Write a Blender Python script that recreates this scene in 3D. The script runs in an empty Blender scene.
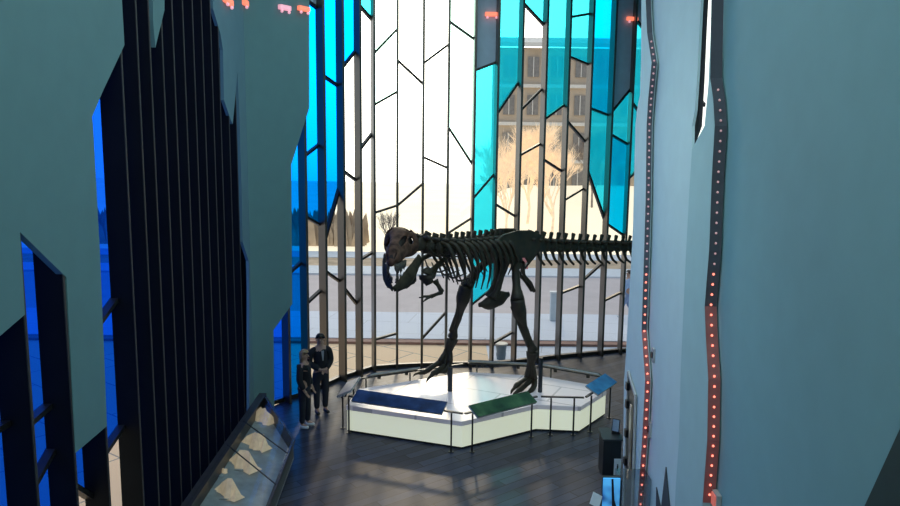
import bpy, bmesh, math, random
from mathutils import Vector, Matrix, noise
random.seed(7)
V = Vector
C = bpy.context.scene.collection
R = math.radians

# ------------------------------------------------------------------ camera
CAMH, PITCH, F, ROLL = 6.05, R(8.0), 720.0, 0.012
EYE = V((0, 0, CAMH))
FWD = V((0, math.cos(PITCH), -math.sin(PITCH)))
UP0 = V((0, math.sin(PITCH), math.cos(PITCH)))
RGT = V((1, 0, 0)) * math.cos(ROLL) + UP0 * math.sin(ROLL)
UPV = UP0 * math.cos(ROLL) - V((1, 0, 0)) * math.sin(ROLL)
cam = bpy.data.cameras.new('camera')
cam.sensor_width = 36.0
cam.lens = F / 900 * 36
cam.clip_end = 900
camo = bpy.data.objects.new('camera', cam)
camo.location = EYE
camo.rotation_euler = Matrix((RGT, UPV, -FWD)).transposed().to_euler()
C.objects.link(camo)
bpy.context.scene.camera = camo


# survey helpers: read a world position off a sight line from the camera station
def ray(px, py):
    return FWD * F + RGT * (px - 450) - UPV * (py - 253)


def W(px, py, Y):
    d = ray(px, py)
    return EYE + d * (Y / d.y)


def G(px, py, z=0.0):
    d = ray(px, py)
    return EYE + d * ((z - CAMH) / d.z)


def PL(px, py, A, B):
    d = ray(px, py)
    n = V((B[1] - A[1], -(B[0] - A[0]), 0))
    t = n.dot(V((A[0], A[1], 0)) - V((EYE.x, EYE.y, 0))) / n.dot(d)
    return EYE + d * t


def pix(P):
    r = V(P) - EYE
    d = r.dot(FWD)
    return 450 + F * r.dot(RGT) / d, 253 - F * r.dot(UPV) / d


# ------------------------------------------------------------------ materials
MATS = {}


def nodes(name):
    m = bpy.data.materials.new(name)
    m.use_nodes = True
    nt = m.node_tree
    return m, nt, nt.nodes['Principled BSDF']


def pmat(name, col, rough=0.5, metal=0.0, spec=0.5, var=0.0, scale=6.0, emit=None, es=0.0, bump=0.0, stretch=(1, 1, 1)):
    if name in MATS:
        return MATS[name]
    m, nt, b = nodes(name)
    b.inputs['Roughness'].default_value = rough
    b.inputs['Metallic'].default_value = metal
    b.inputs['Specular IOR Level'].default_value = spec
    tc = nt.nodes.new('ShaderNodeTexCoord')
    mp = nt.nodes.new('ShaderNodeMapping')
    mp.inputs['Scale'].default_value = stretch
    nt.links.new(tc.outputs['Object'], mp.inputs['Vector'])
    nz = nt.nodes.new('ShaderNodeTexNoise')
    nz.inputs['Scale'].default_value = scale
    nz.inputs['Detail'].default_value = 4
    nt.links.new(mp.outputs['Vector'], nz.inputs['Vector'])
    cr = nt.nodes.new('ShaderNodeValToRGB')
    lo = [max(0, c * (1 - var)) for c in col]
    hi = [min(1, c * (1 + var)) for c in col]
    cr.color_ramp.elements[0].position = 0.3
    cr.color_ramp.elements[1].position = 0.7
    cr.color_ramp.elements[0].color = (*lo, 1)
    cr.color_ramp.elements[1].color = (*hi, 1)
    nt.links.new(nz.outputs['Fac'], cr.inputs['Fac'])
    nt.links.new(cr.outputs['Color'], b.inputs['Base Color'])
    if emit:
        b.inputs['Emission Color'].default_value = (*emit, 1)
        b.inputs['Emission Strength'].default_value = es
    if bump:
        bp = nt.nodes.new('ShaderNodeBump')
        bp.inputs['Strength'].default_value = bump
        nt.links.new(nz.outputs['Fac'], bp.inputs['Height'])
        nt.links.new(bp.outputs['Normal'], b.inputs['Normal'])
    MATS[name] = m
    return m


def glass_mat(name, col, trans=(1, 1, 1), tl=0.0, gloss=0.05):
    """tinted sheet: transmits a coloured image, scatters a little, mirrors a little"""
    m = bpy.data.materials.new(name)
    m.use_nodes = True
    nt = m.node_tree
    nt.nodes.clear()
    out = nt.nodes.new('ShaderNodeOutputMaterial')
    tr = nt.nodes.new('ShaderNodeBsdfTransparent')
    tr.inputs['Color'].default_value = (*col, 1)
    tc = nt.nodes.new('ShaderNodeTexCoord')
    nz = nt.nodes.new('ShaderNodeTexNoise')
    nz.inputs['Scale'].default_value = 1.4
    nz.inputs['Detail'].default_value = 3
    nt.links.new(tc.outputs['Object'], nz.inputs['Vector'])
    tlb = nt.nodes.new('ShaderNodeBsdfTranslucent')
    mixc = nt.nodes.new('ShaderNodeMixRGB')
    mixc.inputs['Color1'].default_value = (*[c * 0.75 for c in trans], 1)
    mixc.inputs['Color2'].default_value = (*trans, 1)
    nt.links.new(nz.outputs['Fac'], mixc.inputs['Fac'])
    nt.links.new(mixc.outputs['Color'], tlb.inputs['Color'])
    mx = nt.nodes.new('ShaderNodeMixShader')
    mx.inputs['Fac'].default_value = tl
    nt.links.new(tr.outputs[0], mx.inputs[1])
    nt.links.new(tlb.outputs[0], mx.inputs[2])
    gl = nt.nodes.new('ShaderNodeBsdfGlossy')
    gl.inputs['Roughness'].default_value = 0.02
    m2 = nt.nodes.new('ShaderNodeMixShader')
    m2.inputs['Fac'].default_value = gloss
    nt.links.new(mx.outputs[0], m2.inputs[1])
    nt.links.new(gl.outputs[0], m2.inputs[2])
    nt.links.new(m2.outputs[0], out.inputs['Surface'])
    MATS[name] = m
    return m


M_wallL = pmat('teal_lit_plaster', (0.155, 0.30, 0.31), 0.75, var=0.03, scale=3)  # cyan glass light is put into the plaster colours
M_wallR = pmat('pale_teal_lit_plaster', (0.25, 0.47, 0.49), 0.7, var=0.03, scale=3)
M_wallR1 = pmat('window_lit_teal_plaster', (0.42, 0.62, 0.62), 0.7, var=0.03, scale=3)  # right wall again, lightened to carry window light
M_wallR2 = pmat('window_lit_pale_plaster', (0.62, 0.78, 0.78), 0.7, var=0.03, scale=3)  # right wall plaster, palest copy: window light is in the colour
M_ceil = pmat('ceiling_paint', (0.35, 0.42, 0.44), 0.8, var=0.03)
M_darkfin = pmat('black_fin_metal', (0.008, 0.009, 0.010), 0.6, 0.0, 0.12, var=0.2, scale=2)
M_fin = pmat('bronze_fin_metal', (0.13, 0.115, 0.10), 0.32, 0.8, 0.5, var=0.05, scale=2)
M_edge = pmat('lit_fin_edge', (.05, .05, .05), .5, .3, var=.1)
M_bar = pmat('dark_glazing_bar', (0.03, 0.028, 0.027), 0.4, 0.3, var=0.1)
M_spandrel = pmat('slate_blue_panel', (0.50, 0.62, 0.74), 0.5, var=0.05)
M_notchshade = pmat('notch_shade', (0.05, 0.065, 0.075), 0.6, var=0.1)
M_clear = glass_mat('clear_glass', (0.93, 0.95, 0.95), gloss=0.03)
M_pale = glass_mat('pale_mint_glass', (0.62, 0.97, 0.88), (0.7, 1, 0.95), 0.04)
M_cyanblue = glass_mat('sky_cyan_glass', (0.0, 0.21, 0.9), (0.0, 0.25, 0.9), 0.03)
M_blue = glass_mat('cobalt_glass', (0.006, 0.13, 1.0), (0.0, 0.09, 1.0), 0.22)
M_teal = glass_mat('turquoise_glass', (0.05, 0.72, 0.86), (0.0, 0.7, 1.0), 0.45)
M_teal2 = glass_mat('deep_turquoise_glass', (0.0, 0.5, 0.85), (0.0, 0.5, 0.95), 0.45)
M_steel = pmat('dark_post_steel', (0.05, 0.055, 0.06), 0.35, 0.7, var=0.1)
M_greysteel = pmat('grey_panel_back', (0.50, 0.49, 0.46), 0.5, 0.0, var=0.1)
M_bone = pmat('dark_fossil_bone', (0.042, 0.029, 0.014), 0.55, var=0.45, scale=5, bump=0.4)
M_skull = pmat('russet_fossil_bone', (0.12, 0.06, 0.04), 0.7, spec=.15, var=0.6, scale=8, bump=0.8)
M_jaw = pmat('grey_fossil_bone', (0.07, 0.056, 0.036), 0.7, spec=.15, var=0.35, scale=6, bump=0.4)
M_ptop = pmat('frosted_white_top', (0.78, 0.76, 0.8), 0.25, var=0.03, emit=(0.9, 0.88, 1.0), es=0.12)
M_pside = pmat('lit_frosted_side', (0.6, 0.65, 0.55), 0.4, var=0.03, emit=(0.95, 1.0, 0.76), es=0.5)
M_black = pmat('black_plastic', (0.012, 0.013, 0.016), 0.4, var=0.1)
M_white = pmat('white_card', (0.72, 0.74, 0.76), 0.5, var=0.03)
M_cream = pmat('cream_cast_bone', (0.62, 0.5, 0.36), 0.6, var=0.25, scale=9, bump=0.3, emit=(0.9, 0.7, 0.45), es=0.25)  # emission stands in for lighting inside the case
M_caseframe = pmat('dark_case_frame', (0.06, 0.055, 0.052), 0.4, 0.3, var=0.15)
M_casebed = pmat('grey_case_bed', (0.20, 0.25, 0.27), 0.5, var=0.35, scale=3, emit=(.7, .85, .9), es=.04)  # faint emission stands in for a light strip in the case
M_caseglass = glass_mat('case_glass', (0.92, 0.95, 0.95), gloss=0.035)


def plank_mat():
    m, nt, b = nodes('dark_plank_floor')
    tc = nt.nodes.new('ShaderNodeTexCoord')
    mp = nt.nodes.new('ShaderNodeMapping')
    mp.inputs['Rotation'].default_value = (0, 0, R(-38))
    nt.links.new(tc.outputs['Object'], mp.inputs['Vector'])
    br = nt.nodes.new('ShaderNodeTexBrick')
    br.inputs['Scale'].default_value = 1.0
    br.inputs['Brick Width'].default_value = 1.5
    br.inputs['Row Height'].default_value = 0.22
    br.inputs['Mortar Size'].default_value = 0.009
    br.inputs['Color1'].default_value = (0.022, 0.030, 0.055, 1)  # blue tint in the planks stands in for light through coloured glass
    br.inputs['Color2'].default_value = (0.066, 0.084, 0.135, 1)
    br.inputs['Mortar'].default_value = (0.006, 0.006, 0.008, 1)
    nt.links.new(mp.outputs['Vector'], br.inputs['Vector'])
    nz = nt.nodes.new('ShaderNodeTexNoise')
    nz.inputs['Scale'].default_value = 3
    nt.links.new(mp.outputs['Vector'], nz.inputs['Vector'])
    mx = nt.nodes.new('ShaderNodeMixRGB')
    mx.blend_type = 'MULTIPLY'
    mx.inputs['Fac'].default_value = 0.5
    nt.links.new(br.outputs['Color'], mx.inputs['Color1'])
    nt.links.new(nz.outputs['Fac'], mx.inputs['Color2'])
    nt.links.new(mx.outputs['Color'], b.inputs['Base Color'])
    b.inputs['Roughness'].default_value = 0.42
    b.inputs['Specular IOR Level'].default_value = 0.16
    return m


def paving_mat(name, c1, c2, w, h, mortar, rot=0.0, mort=0.012):
    m, nt, b = nodes(name)
    tc = nt.nodes.new('ShaderNodeTexCoord')
    mp = nt.nodes.new('ShaderNodeMapping')
    mp.inputs['Rotation'].default_value = (0, 0, rot)
    nt.links.new(tc.outputs['Object'], mp.inputs['Vector'])
    br = nt.nodes.new('ShaderNodeTexBrick')
    br.inputs['Scale'].default_value = 1.0
    br.inputs['Brick Width'].default_value = w
    br.inputs['Row Height'].default_value = h
    br.inputs['Mortar Size'].default_value = mort
    br.inputs['Color1'].default_value = (*c1, 1)
    br.inputs['Color2'].default_value = (*c2, 1)
    br.inputs['Mortar'].default_value = (*mortar, 1)
    nt.links.new(mp.outputs['Vector'], br.inputs['Vector'])
    nt.links.new(br.outputs['Color'], b.inputs['Base Color'])
    b.inputs['Roughness'].default_value = 0.8
    return m


def graphic_mat(name, cols, scale, grid):
    """printed map panel: blotchy terrain colours cut into three plates"""
    m, nt, b = nodes(name)
    tc = nt.nodes.new('ShaderNodeTexCoord')
    nz = nt.nodes.new('ShaderNodeTexNoise')
    nz.inputs['Scale'].default_value = scale
    nz.inputs['Detail'].default_value = 8
    nt.links.new(tc.outputs['Object'], nz.inputs['Vector'])
    cr = nt.nodes.new('ShaderNodeValToRGB')
    cr.color_ramp.elements[0].color = (*cols[0], 1)
    cr.color_ramp.elements[1].color = (*cols[2], 1)
    cr.color_ramp.elements[0].position = 0.3
    cr.color_ramp.elements[1].position = 0.72
    e = cr.color_ramp.elements.new(0.5)
    e.color = (*cols[1], 1)
    nt.links.new(nz.outputs['Fac'], cr.inputs['Fac'])
    nt.links.new(cr.outputs['Color'], b.inputs['Base Color'])
    b.inputs['Roughness'].default_value = 0.3
    return m


# ------------------------------------------------------------------ mesh builder
ORG = {}


class MB:
    def __init__(self):
        self.v, self.f = [], []

    def add(self, vs, fs):
        n = len(self.v)
        self.v += [V(p) for p in vs]
        self.f += [[i + n for i in q] for q in fs]
        return self

    def box(self, c, s, rot=None):
        hx, hy, hz = s[0] / 2, s[1] / 2, s[2] / 2
        vs = [V((x, y, z)) for x in (-hx, hx) for y in (-hy, hy) for z in (-hz, hz)]
        if rot is not None:
            vs = [rot @ p for p in vs]
        vs = [p + V(c) for p in vs]
        return self.add(vs, [(0, 1, 3, 2), (4, 6, 7, 5), (0, 4, 5, 1), (2, 3, 7, 6), (0, 2, 6, 4), (1, 5, 7, 3)])

    def bar(self, a, b, w, d, nrm):
        """box from a to b; d along nrm, w across"""
        a, b = V(a), V(b)
        ax = (b - a).normalized()
        n = (V(nrm) - ax * ax.dot(V(nrm))).normalized()
        s = ax.cross(n)
        vs = []
        for p in (a, b):
            for i, j in ((-1, -1), (1, -1), (1, 1), (-1, 1)):
                vs.append(p + s * (i * w / 2) + n * (j * d / 2))
        return self.add(vs, [(3, 2, 1, 0), (4, 5, 6, 7), (0, 1, 5, 4), (1, 2, 6, 5), (2, 3, 7, 6), (3, 0, 4, 7)])

    def prism(self, poly, off):
        n = len(poly)
        off = V(off)
        vs = [V(p) for p in poly] + [V(p) + off for p in poly]
        fs = [list(range(n))[::-1], [n + i for i in range(n)]]
        for i in range(n):
            j = (i + 1) % n
            fs.append((i, j, n + j, n + i))
        return self.add(vs, fs)

    def tube(self, pts, rad, n=8, flat=1.0, fdir=None):
        pts = [V(p) for p in pts]
        if not isinstance(rad, (list, tuple)):
            rad = [rad] * len(pts)
        base = len(self.v)
        vs, fs = [], []
        ref = V(fdir) if fdir is not None else None
        for i, p in enumerate(pts):
            t = (pts[min(i + 1, len(pts) - 1)] - pts[max(i - 1, 0)]).normalized()
            r0 = ref if ref is not None else (V((0, 0, 1)) if abs(t.z) < 0.9 else V((1, 0, 0)))
            a = (r0 - t * r0.dot(t)).normalized()
            b = t.cross(a)
            for k in range(n):
                th = 2 * math.pi * k / n
                vs.append(p + (a * math.cos(th) + b * math.sin(th) * flat) * rad[i])
        for i in range(len(pts) - 1):
            for k in range(n):
                k2 = (k + 1) % n
                fs.append((i * n + k, i * n + k2, (i + 1) * n + k2, (i + 1) * n + k))
        fs.append(tuple(range(n))[::-1])
        fs.append(tuple((len(pts) - 1) * n + k for k in range(n)))
        return self.add(vs, fs)

    def ball(self, c, r, seg=10, ring=6):
        rx, ry, rz = r if isinstance(r, (list, tuple)) else (r, r, r)
        vs, fs = [V((0, 0, rz))], []
        for i in range(1, ring):
            ph = math.pi * i / ring
            for k in range(seg):
                th = 2 * math.pi * k / seg
                vs.append(V((rx * math.sin(ph) * math.cos(th), ry * math.sin(ph) * math.sin(th), rz * math.cos(ph))))
        vs.append(V((0, 0, -rz)))
        for k in range(seg):
            k2 = (k + 1) % seg
            fs.append((0, 1 + k, 1 + k2))
            for i in range(ring - 2):
                fs.append((1 + i * seg + k, 1 + (i + 1) * seg + k, 1 + (i + 1) * seg + k2, 1 + i * seg + k2))
            fs.append((len(vs) - 1, 1 + (ring - 2) * seg + k2, 1 + (ring - 2) * seg + k))
        return self.add([p + V(c) for p in vs], fs)

    def build(self, name, mat, parent=None, smooth=False, bevel=0.0, fix=True):
        if parent is not None:
            o0 = ORG[parent]
        else:
            lo = V((min(p.x for p in self.v), min(p.y for p in self.v), min(p.z for p in self.v)))
            hi = V((max(p.x for p in self.v), max(p.y for p in self.v), max(p.z for p in self.v)))
            o0 = V(((lo.x + hi.x) / 2, (lo.y + hi.y) / 2, lo.z))
        me = bpy.data.meshes.new(name)
        me.from_pydata([p - o0 for p in self.v], [], self.f)
        if fix:
            bm = bmesh.new()
            bm.from_mesh(me)
            bmesh.ops.recalc_face_normals(bm, faces=bm.faces)
            bm.to_mesh(me)
            bm.free()
        me.materials.append(mat)
        if smooth:
            for p in me.polygons:
                p.use_smooth = True
        o = bpy.data.objects.new(name, me)
        C.objects.link(o)
        if parent is not None:
            o.parent = parent
        else:
            o.location = o0
        ORG[o] = o0
        if bevel:
            bv = o.modifiers.new('bevel', 'BEVEL')
            bv.width = bevel
            bv.segments = 2
            bv.limit_method = 'ANGLE'
        return o


def thing(name, label, cat, loc, group=None):
    o = bpy.data.objects.new(name, None)
    o.empty_display_size = 0.2
    C.objects.link(o)
    o.location = loc
    o['label'] = label
    o['category'] = cat
    if group:
        o['group'] = group
    ORG[o] = V(loc)
    return o


def tag(o, label, cat, group=None, kind=None):
    o['label'] = label
    o['category'] = cat
    if group:
        o['group'] = group
    if kind:
        o['kind'] = kind
    return o


def struct(o):
    o['kind'] = 'structure'
    return o


def sroot(name, loc):
    o = bpy.data.objects.new(name, None)
    o.empty_display_size = 0.2
    C.objects.link(o)
    o.location = loc
    o['kind'] = 'structure'
    ORG[o] = V(loc)
    return o


TOP = 11.6

# ------------------------------------------------------------------ glass facade
wn = [0]
A40 = (math.sin(R(40)), -math.cos(R(40)))


def nd(deg):
    return V((math.sin(R(deg)), -math.cos(R(deg)), 0))


# (pixel x of the fin's foot, depth, fin heading, thickness)
FINS = [
    (283.0, 16.9, 40, .06), (302.0, 17.35, 40, .06), (320.8, 17.9, 40, .06),
    (339.5, 18.6, 38, .06), (356.5, 19.1, 34, .06), (372.5, 19.55, 19, .06), (397.0, 19.75, 5, .065),
    (421.7, 19.88, 3.5, .065), (445.5, 19.97, 3, .065), (469.5, 20.03, 6, .065), (490.5, 20.05, 9, .06),
    (512.0, 20.25, 14, .06), (534.5, 20.55, 14, .06), (556.0, 20.85, 13, .06), (577.5, 21.1, 12, .06),
    (598.5, 21.35, 11, .06), (618.5, 21.6, 3, .06), (640.0, 21.8, 3, .06)]
FD = 0.34
base = []
for (px, Y, a, th) in FINS:
    p = W(px, 340, Y)
    base.append(V((p.x, p.y, 0)))
tips = [base[i] + nd(FINS[i][2]) * FD for i in range(len(FINS))]

# transoms per bay: key = index of the left fin.  (x1,y1,x2,y2) then the pane under it
# list: first entry is the pane at the very top
BAYS = {
    0: ['CB', (294, 267.5, 303.6, 259), 'CB'],
    1: ['S', (308.7, 3, 318, 10), 'CB', (310.8, 150, 319, 143.6), 'CB', (312, 221, 321, 226), 'N', (313, 296, 325, 285), 'N'],
    2: ['CB', (329.5, 81, 339, 87.5), 'CB', (330.6, 214, 338.7, 185), 'N', (331, 276, 339, 281.7), 'N'],
    3: ['CB', (348, 59, 356, 49), 'N', (349, 176, 356.7, 181.7), 'N', (350, 296.7, 358, 306.7), 'N'],
    4: ['T', (365.6, 14, 372.7, 22), 'N', (366, 140, 373, 131), 'N', (366.7, 255, 375, 250), 'N'],
    5: ['P', (379, 48, 396.3, 30), 'P', (379, 102, 396.7, 92), 'N', (379, 211, 397.5, 205), 'N', (380, 337.5, 396, 333), 'N'],
    6: ['N', (398.7, 61.7, 421.7, 83), 'N', (398, 204.7, 422, 184), 'N'],
    7: ['N', (424, 63, 448, 45), 'N', (424, 157.5, 447.5, 168), 'N', (422.8, 337, 444.6, 313), 'N'],
    8: ['P', (451, 23, 473, 38.7), 'P', (450, 130, 470, 161), 'N', (454, 229, 470, 218.7), 'N'],
    9: ['S', (476.7, 70, 500, 61), 'T', (475, 196, 493, 175), 'T', (473, 303, 491.7, 288), 'N'],
    10: ['T', (500.7, 107.5, 518.7, 81), 'N', (498, 206, 516, 217), 'N', (495.6, 341, 513, 331), 'N'],
    11: ['T', (525, 6, 543.7, 26), 'N', (524, 106, 542.5, 87.5), 'N', (523, 153, 541, 143), 'N', (519, 273, 538, 250), 'N'],
    12: ['T', (546, 117.5, 563, 105), 'N', (545, 161, 561.7, 171.7), 'N'],
    13: ['T', (571.7, 17, 589, 14), 'T', (571, 58, 588, 65), 'N', (568.7, 124, 585, 142.5), 'N', (566.7, 198, 583, 188), 'N', (563, 291.7, 581.7, 284.7), 'N'],
    14: ['T2', (591, 109, 606.7, 115), 'T', (588, 174, 603, 217.5), 'N', (586, 276.7, 601, 263), 'N'],
    15: ['S', (615, 106.7, 631, 87), 'T', (612.5, 136, 628, 145), 'T2', (608, 225, 624, 236), 'N', (606, 299, 621, 291.7), 'N'],
    16: ['S', (636.7, 21.7, 645, 31.7), 'T', (631.7, 103, 637.5, 111), 'T', (628, 178, 634, 172.5), 'N'],
    17: ['T'],
}
GM = {'CB': M_cyanblue, 'B': M_blue, 'N': M_clear, 'P': M_pale, 'T': M_teal, 'T2': M_teal2}


def z_at(P, py):
    """height on the vertical line through P seen at row py"""
    t = (py - 253) / F
    s, c = math.sin(PITCH), math.cos(PITCH)
    dz = (-t * P.y * c - P.x * UPV.x - P.y * UPV.y) / (UPV.z - t * s)
    return CAMH + dz


def bay(A, B, spec, aL, thL, finL, win_mat_fin, depthL, finR=None, top=TOP):
    """one glazing bay between plan points A and B, with its left fin"""
    wn[0] += 1
    root = sroot('window_%d' % wn[0], (A + B) / 2)
    d = (B - A).normalized()
    nin = V((d.y, -d.x, 0))
    # mullion fin
    m = MB()
    c = A + aL * (depthL / 2)
    m.bar(c, c + V((0, 0, top)), thL, depthL, aL)
    mu = m.build('mullion', win_mat_fin, root)
    if win_mat_fin is M_darkfin:
        e = A + aL * (depthL + .004)  # added lighter strip stands for light caught on the fin tip
        MB().bar(e, e + V((0, 0, top)), thL * .8, .008, aL).build('lit_edge', M_edge, mu)
    # cuts
    cuts = [(top, top)]
    kinds = [spec[0]]
    i = 1
    while i < len(spec):
        x1, y1, x2, y2 = spec[i]
        P1 = PL(x1, y1, A, B)
        P2 = PL(x2, y2, A, B)
        l1 = (P1 - A).dot(d)
        l2 = (P2 - A).dot(d)
        sl = (P2.z - P1.z) / (l2 - l1)
        L = (B - A).length
        cuts.append((P1.z - sl * l1, P1.z + sl * (L - l1)))
        kinds.append(spec[i + 1])
        i += 2
    cuts.append((0.06, 0.06))
    for k, kind in enumerate(kinds):
        (tl, tr), (bl, br_) = cuts[k], cuts[k + 1]
        q = [V((A.x, A.y, tl)), V((B.x, B.y, tr)), V((B.x, B.y, br_)), V((A.x, A.y, bl))]
        if kind == 'K':
            MB().prism(q, nin * -0.05).build('blind_panel', M_darkfin, root)
        elif kind == 'S':
            MB().prism(q, nin * 0.05).build('spandrel_panel', M_spandrel, root)
        else:
            MB().add(q, [(0, 1, 2, 3)]).build('glass_pane', GM[kind], root, fix=False)
        if k > 0:
            MB().bar(q[0] + nin * 0.04, q[1] + nin * 0.04, 0.06, 0.1, nin).build('glazing_bar', M_bar, root)
    # sill
    MB().bar(V((A.x, A.y, 0.05)) + nin * 0.02, V((B.x, B.y, 0.05)) + nin * 0.02, 0.1, 0.12, nin).build('sill', M_bar, root)
    return root


for i in range(len(FINS) - 1):
    bay(base[i], base[i + 1], BAYS[i], nd(FINS[i][2]), FINS[i][3], None, M_fin, FD)

# ------------------------------------------------------------------ left long wall
# fold K between the two left planes
dA = (tips[1] - tips[0]).normalized()
L3A, L3B = tips[0], tips[1]
K = PL(249.5, 253, L3A, L3B)
K = V((K.x, K.y, 0))
BL = 0.06
aL = -K.x - BL * K.y


def LT(Y):
    return V((-(aL + BL * Y), Y, 0))


L2A, L2B = LT(5), LT(15)
ld = (L2B - L2A).normalized()
ln = V((ld.y, -ld.x, 0))            # into the room
LFD = 0.27
fin_px = [-26, 20, 61.5, 95.6, 131, 147, 159, 171, 181.6, 191.7, 201, 209.6, 218, 225, 233, 240]
lt = []
for px in fin_px:
    p = PL(px, 253, L2A, L2B)
    lt.append(V((p.x, p.y, 0)))
lt = [lt[0] - ld * (lt[1] - lt[0]).length] + lt
lb = [p - ln * LFD for p in lt]
KO = K - ln * .34 + ld * .12
LB = {
    1: ['B', (0, 424, 12, 417), 'B'],
    2: ['B', (32, 416, 51, 400), 'B', (35, 472, 57.5, 432), 'B'],
    3: ['B', (75, 490, 94, 502), 'N'],
    4: ['B', (103, 311, 117, 292), 'B', (107.5, 442, 125, 417), 'N'],
}
for i in range(len(lb)):
    A = lb[i]
    B = lb[i + 1] if i + 1 < len(lb) else KO
    bay(A, B, LB.get(i, ['B']), ln, 0.05, None, M_darkfin, LFD)
KQ = base[0] - (base[1] - base[0]).normalized() * .72
bay(KO, KQ, ['K'], V((.9, -.4, 0)).normalized(), 0.05, None, M_darkfin, 0.05)
bay(KQ, base[0], ['B'], nd(40), 0.05, None, M_fin, 0.2)


def wallpoly(name, pts, A, B, thick, mat, off=0.0, edge=None, holes=None):
    n = V((B[1] - A[1], -(B[0] - A[0]), 0)).normalized()
    if n.dot(V((0, 10, 0)) - V((A[0], A[1], 0))) < 0 and False:
        n = -n
    P = [PL(x, y, A, B) for x, y in pts]
    m = MB()
    m.prism(P, n * -thick)
    return struct(m.build(name, mat))


M_wallS = pmat('blue_grey_plaster', (0.16, 0.30, 0.36), 0.75, var=0.03, scale=3)


def kx(y):
    return pix(V((K.x, K.y, z_at(K, y))))[0]


# wall A : the big near panel with its cut-out
wallpoly('wall_left', [(-330, -420), (121.5, -420), (122, 0), (124.5, 45), (103, 91), (92, 117), (93, 126), (100, 253), (107, 426), (75.5, 453),
                       (66.5, 277.5), (20, 232), (25, 314.5), (0, 336), (-330, 560)],
         L2A + ln * .014, L2B + ln * .014, 0.07, M_wallL)
# the wall below and behind the camera end
wallpoly('wall_left_sliver', [(153, -300), (164.5, -300), (164.5, 10), (155.5, 47.5), (153, 20)], L2A + ln * .014, L2B + ln * .014, 0.06, M_wallL)
# the strip in front of the fold
wallpoly('wall_left_strip', [(213, -300), (kx(-300) + .6, -300), (kx(0) + .6, 0), (kx(253) + .6, 253), (kx(470) + .6, 470), (249.3, 440), (249.3, 287), (248.7, 261), (242.7, 242), (241.3, 180), (239.4, 115), (237.5, 72),
                             (234.7, 105), (232.7, 124), (230.7, 120), (224, 100), (223, 50), (220.5, 34), (213, 8.5)],
         L2A + ln * .014, L2B + ln * .014, 0.06, M_wallS)
L3n = V((dA.y, -dA.x, 0))
o3 = L3n * 0.012
wallpoly('wall_left_far', [(kx(-240) - .4, -240), (309.3, -240), (309.3, 108), (291.2, 165), (292.3, 304), (273.5, 330), (274.5, 412), (kx(425) - .4, 425), (kx(253) - .4, 253), (kx(0) - .4, 0)], L3A + o3, L3B + o3, 0.06, M_wallL)
# end walls that close the hall behind the camera
p0 = LT(-3)
struct(MB().prism([V((p0.x - .02, -3, 0)), V((LT(3.6).x - .02, 3.6, 0)), V((LT(3.6).x - .02, 3.6, TOP)), V((p0.x - .02, -3, TOP))], V((-.1, 0, 0))).build('wall_left_near', M_wallL))

# ------------------------------------------------------------------ right wall
BR = 0.06
aR = 2.3


def RT(Y, off=0.0):
    return V((aR + off + BR * Y, Y, 0))


def rwall(name, pts, off, thick, mat):
    A, B = RT(3, off), RT(12, off)
    n = V((-(B.y - A.y), (B.x - A.x), 0)).normalized()   # into the room
    P = [PL(x, y, A, B) for x, y in pts]
    return struct(MB().prism(P, -n * thick).build(name, mat))


# nearest panel (stands back), middle panels (proud), far end panel (proudest)
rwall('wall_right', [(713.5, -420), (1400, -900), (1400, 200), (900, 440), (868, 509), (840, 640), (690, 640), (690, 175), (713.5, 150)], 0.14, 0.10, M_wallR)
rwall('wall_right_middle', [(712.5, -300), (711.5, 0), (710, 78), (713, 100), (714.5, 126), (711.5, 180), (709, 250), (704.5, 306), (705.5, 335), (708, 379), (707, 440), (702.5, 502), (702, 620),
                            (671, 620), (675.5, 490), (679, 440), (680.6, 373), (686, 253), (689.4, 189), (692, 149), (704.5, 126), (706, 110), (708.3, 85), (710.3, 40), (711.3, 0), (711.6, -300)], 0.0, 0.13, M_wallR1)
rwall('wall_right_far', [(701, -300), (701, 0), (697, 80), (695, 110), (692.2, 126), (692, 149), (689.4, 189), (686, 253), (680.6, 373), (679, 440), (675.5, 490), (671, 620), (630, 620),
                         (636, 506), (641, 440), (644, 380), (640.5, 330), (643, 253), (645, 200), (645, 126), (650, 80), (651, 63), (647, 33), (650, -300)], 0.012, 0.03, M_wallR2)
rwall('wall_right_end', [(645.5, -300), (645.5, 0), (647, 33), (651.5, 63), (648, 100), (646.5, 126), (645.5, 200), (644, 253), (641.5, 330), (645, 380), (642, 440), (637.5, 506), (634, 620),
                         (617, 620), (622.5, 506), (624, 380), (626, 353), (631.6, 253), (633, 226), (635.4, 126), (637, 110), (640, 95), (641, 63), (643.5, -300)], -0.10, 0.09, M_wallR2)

# door in the far end panel, seen almost edge-on
A, B = RT(3, -0.105), RT(12, -0.105)
rn = V((-(B.y - A.y), (B.x - A.x), 0)).normalized()
d1 = sroot('door_1', PL(634, 520, A, B))
q = [PL(629.6, 372, A, B), PL(637, 396, A, B), PL(632.5, 540, A, B), PL(625.2, 510, A, B)]
MB().prism(q, rn * 0.02).build('door_leaf', M_black, d1)
qq = [q[i] + rn * 0.022 for i in range(4)]
m = MB()
for i, j in ((0, 1), (1, 2), (3, 0)):
    m.bar(qq[i], qq[j], 0.05, 0.03, rn)
m.build('door_frame', M_greysteel, d1)
for py in (386, 404, 433, 461):
    p = PL(630.2 - (py - 386) * .03, py, A, B) + rn * 0.04
    MB().box(p, (0.05, 0.09, 0.12)).build('hinge', M_black, d1)
p1, p2 = PL(634.6, 405, A, B) + rn * .05, PL(632.4, 468, A, B) + rn * .05
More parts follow.
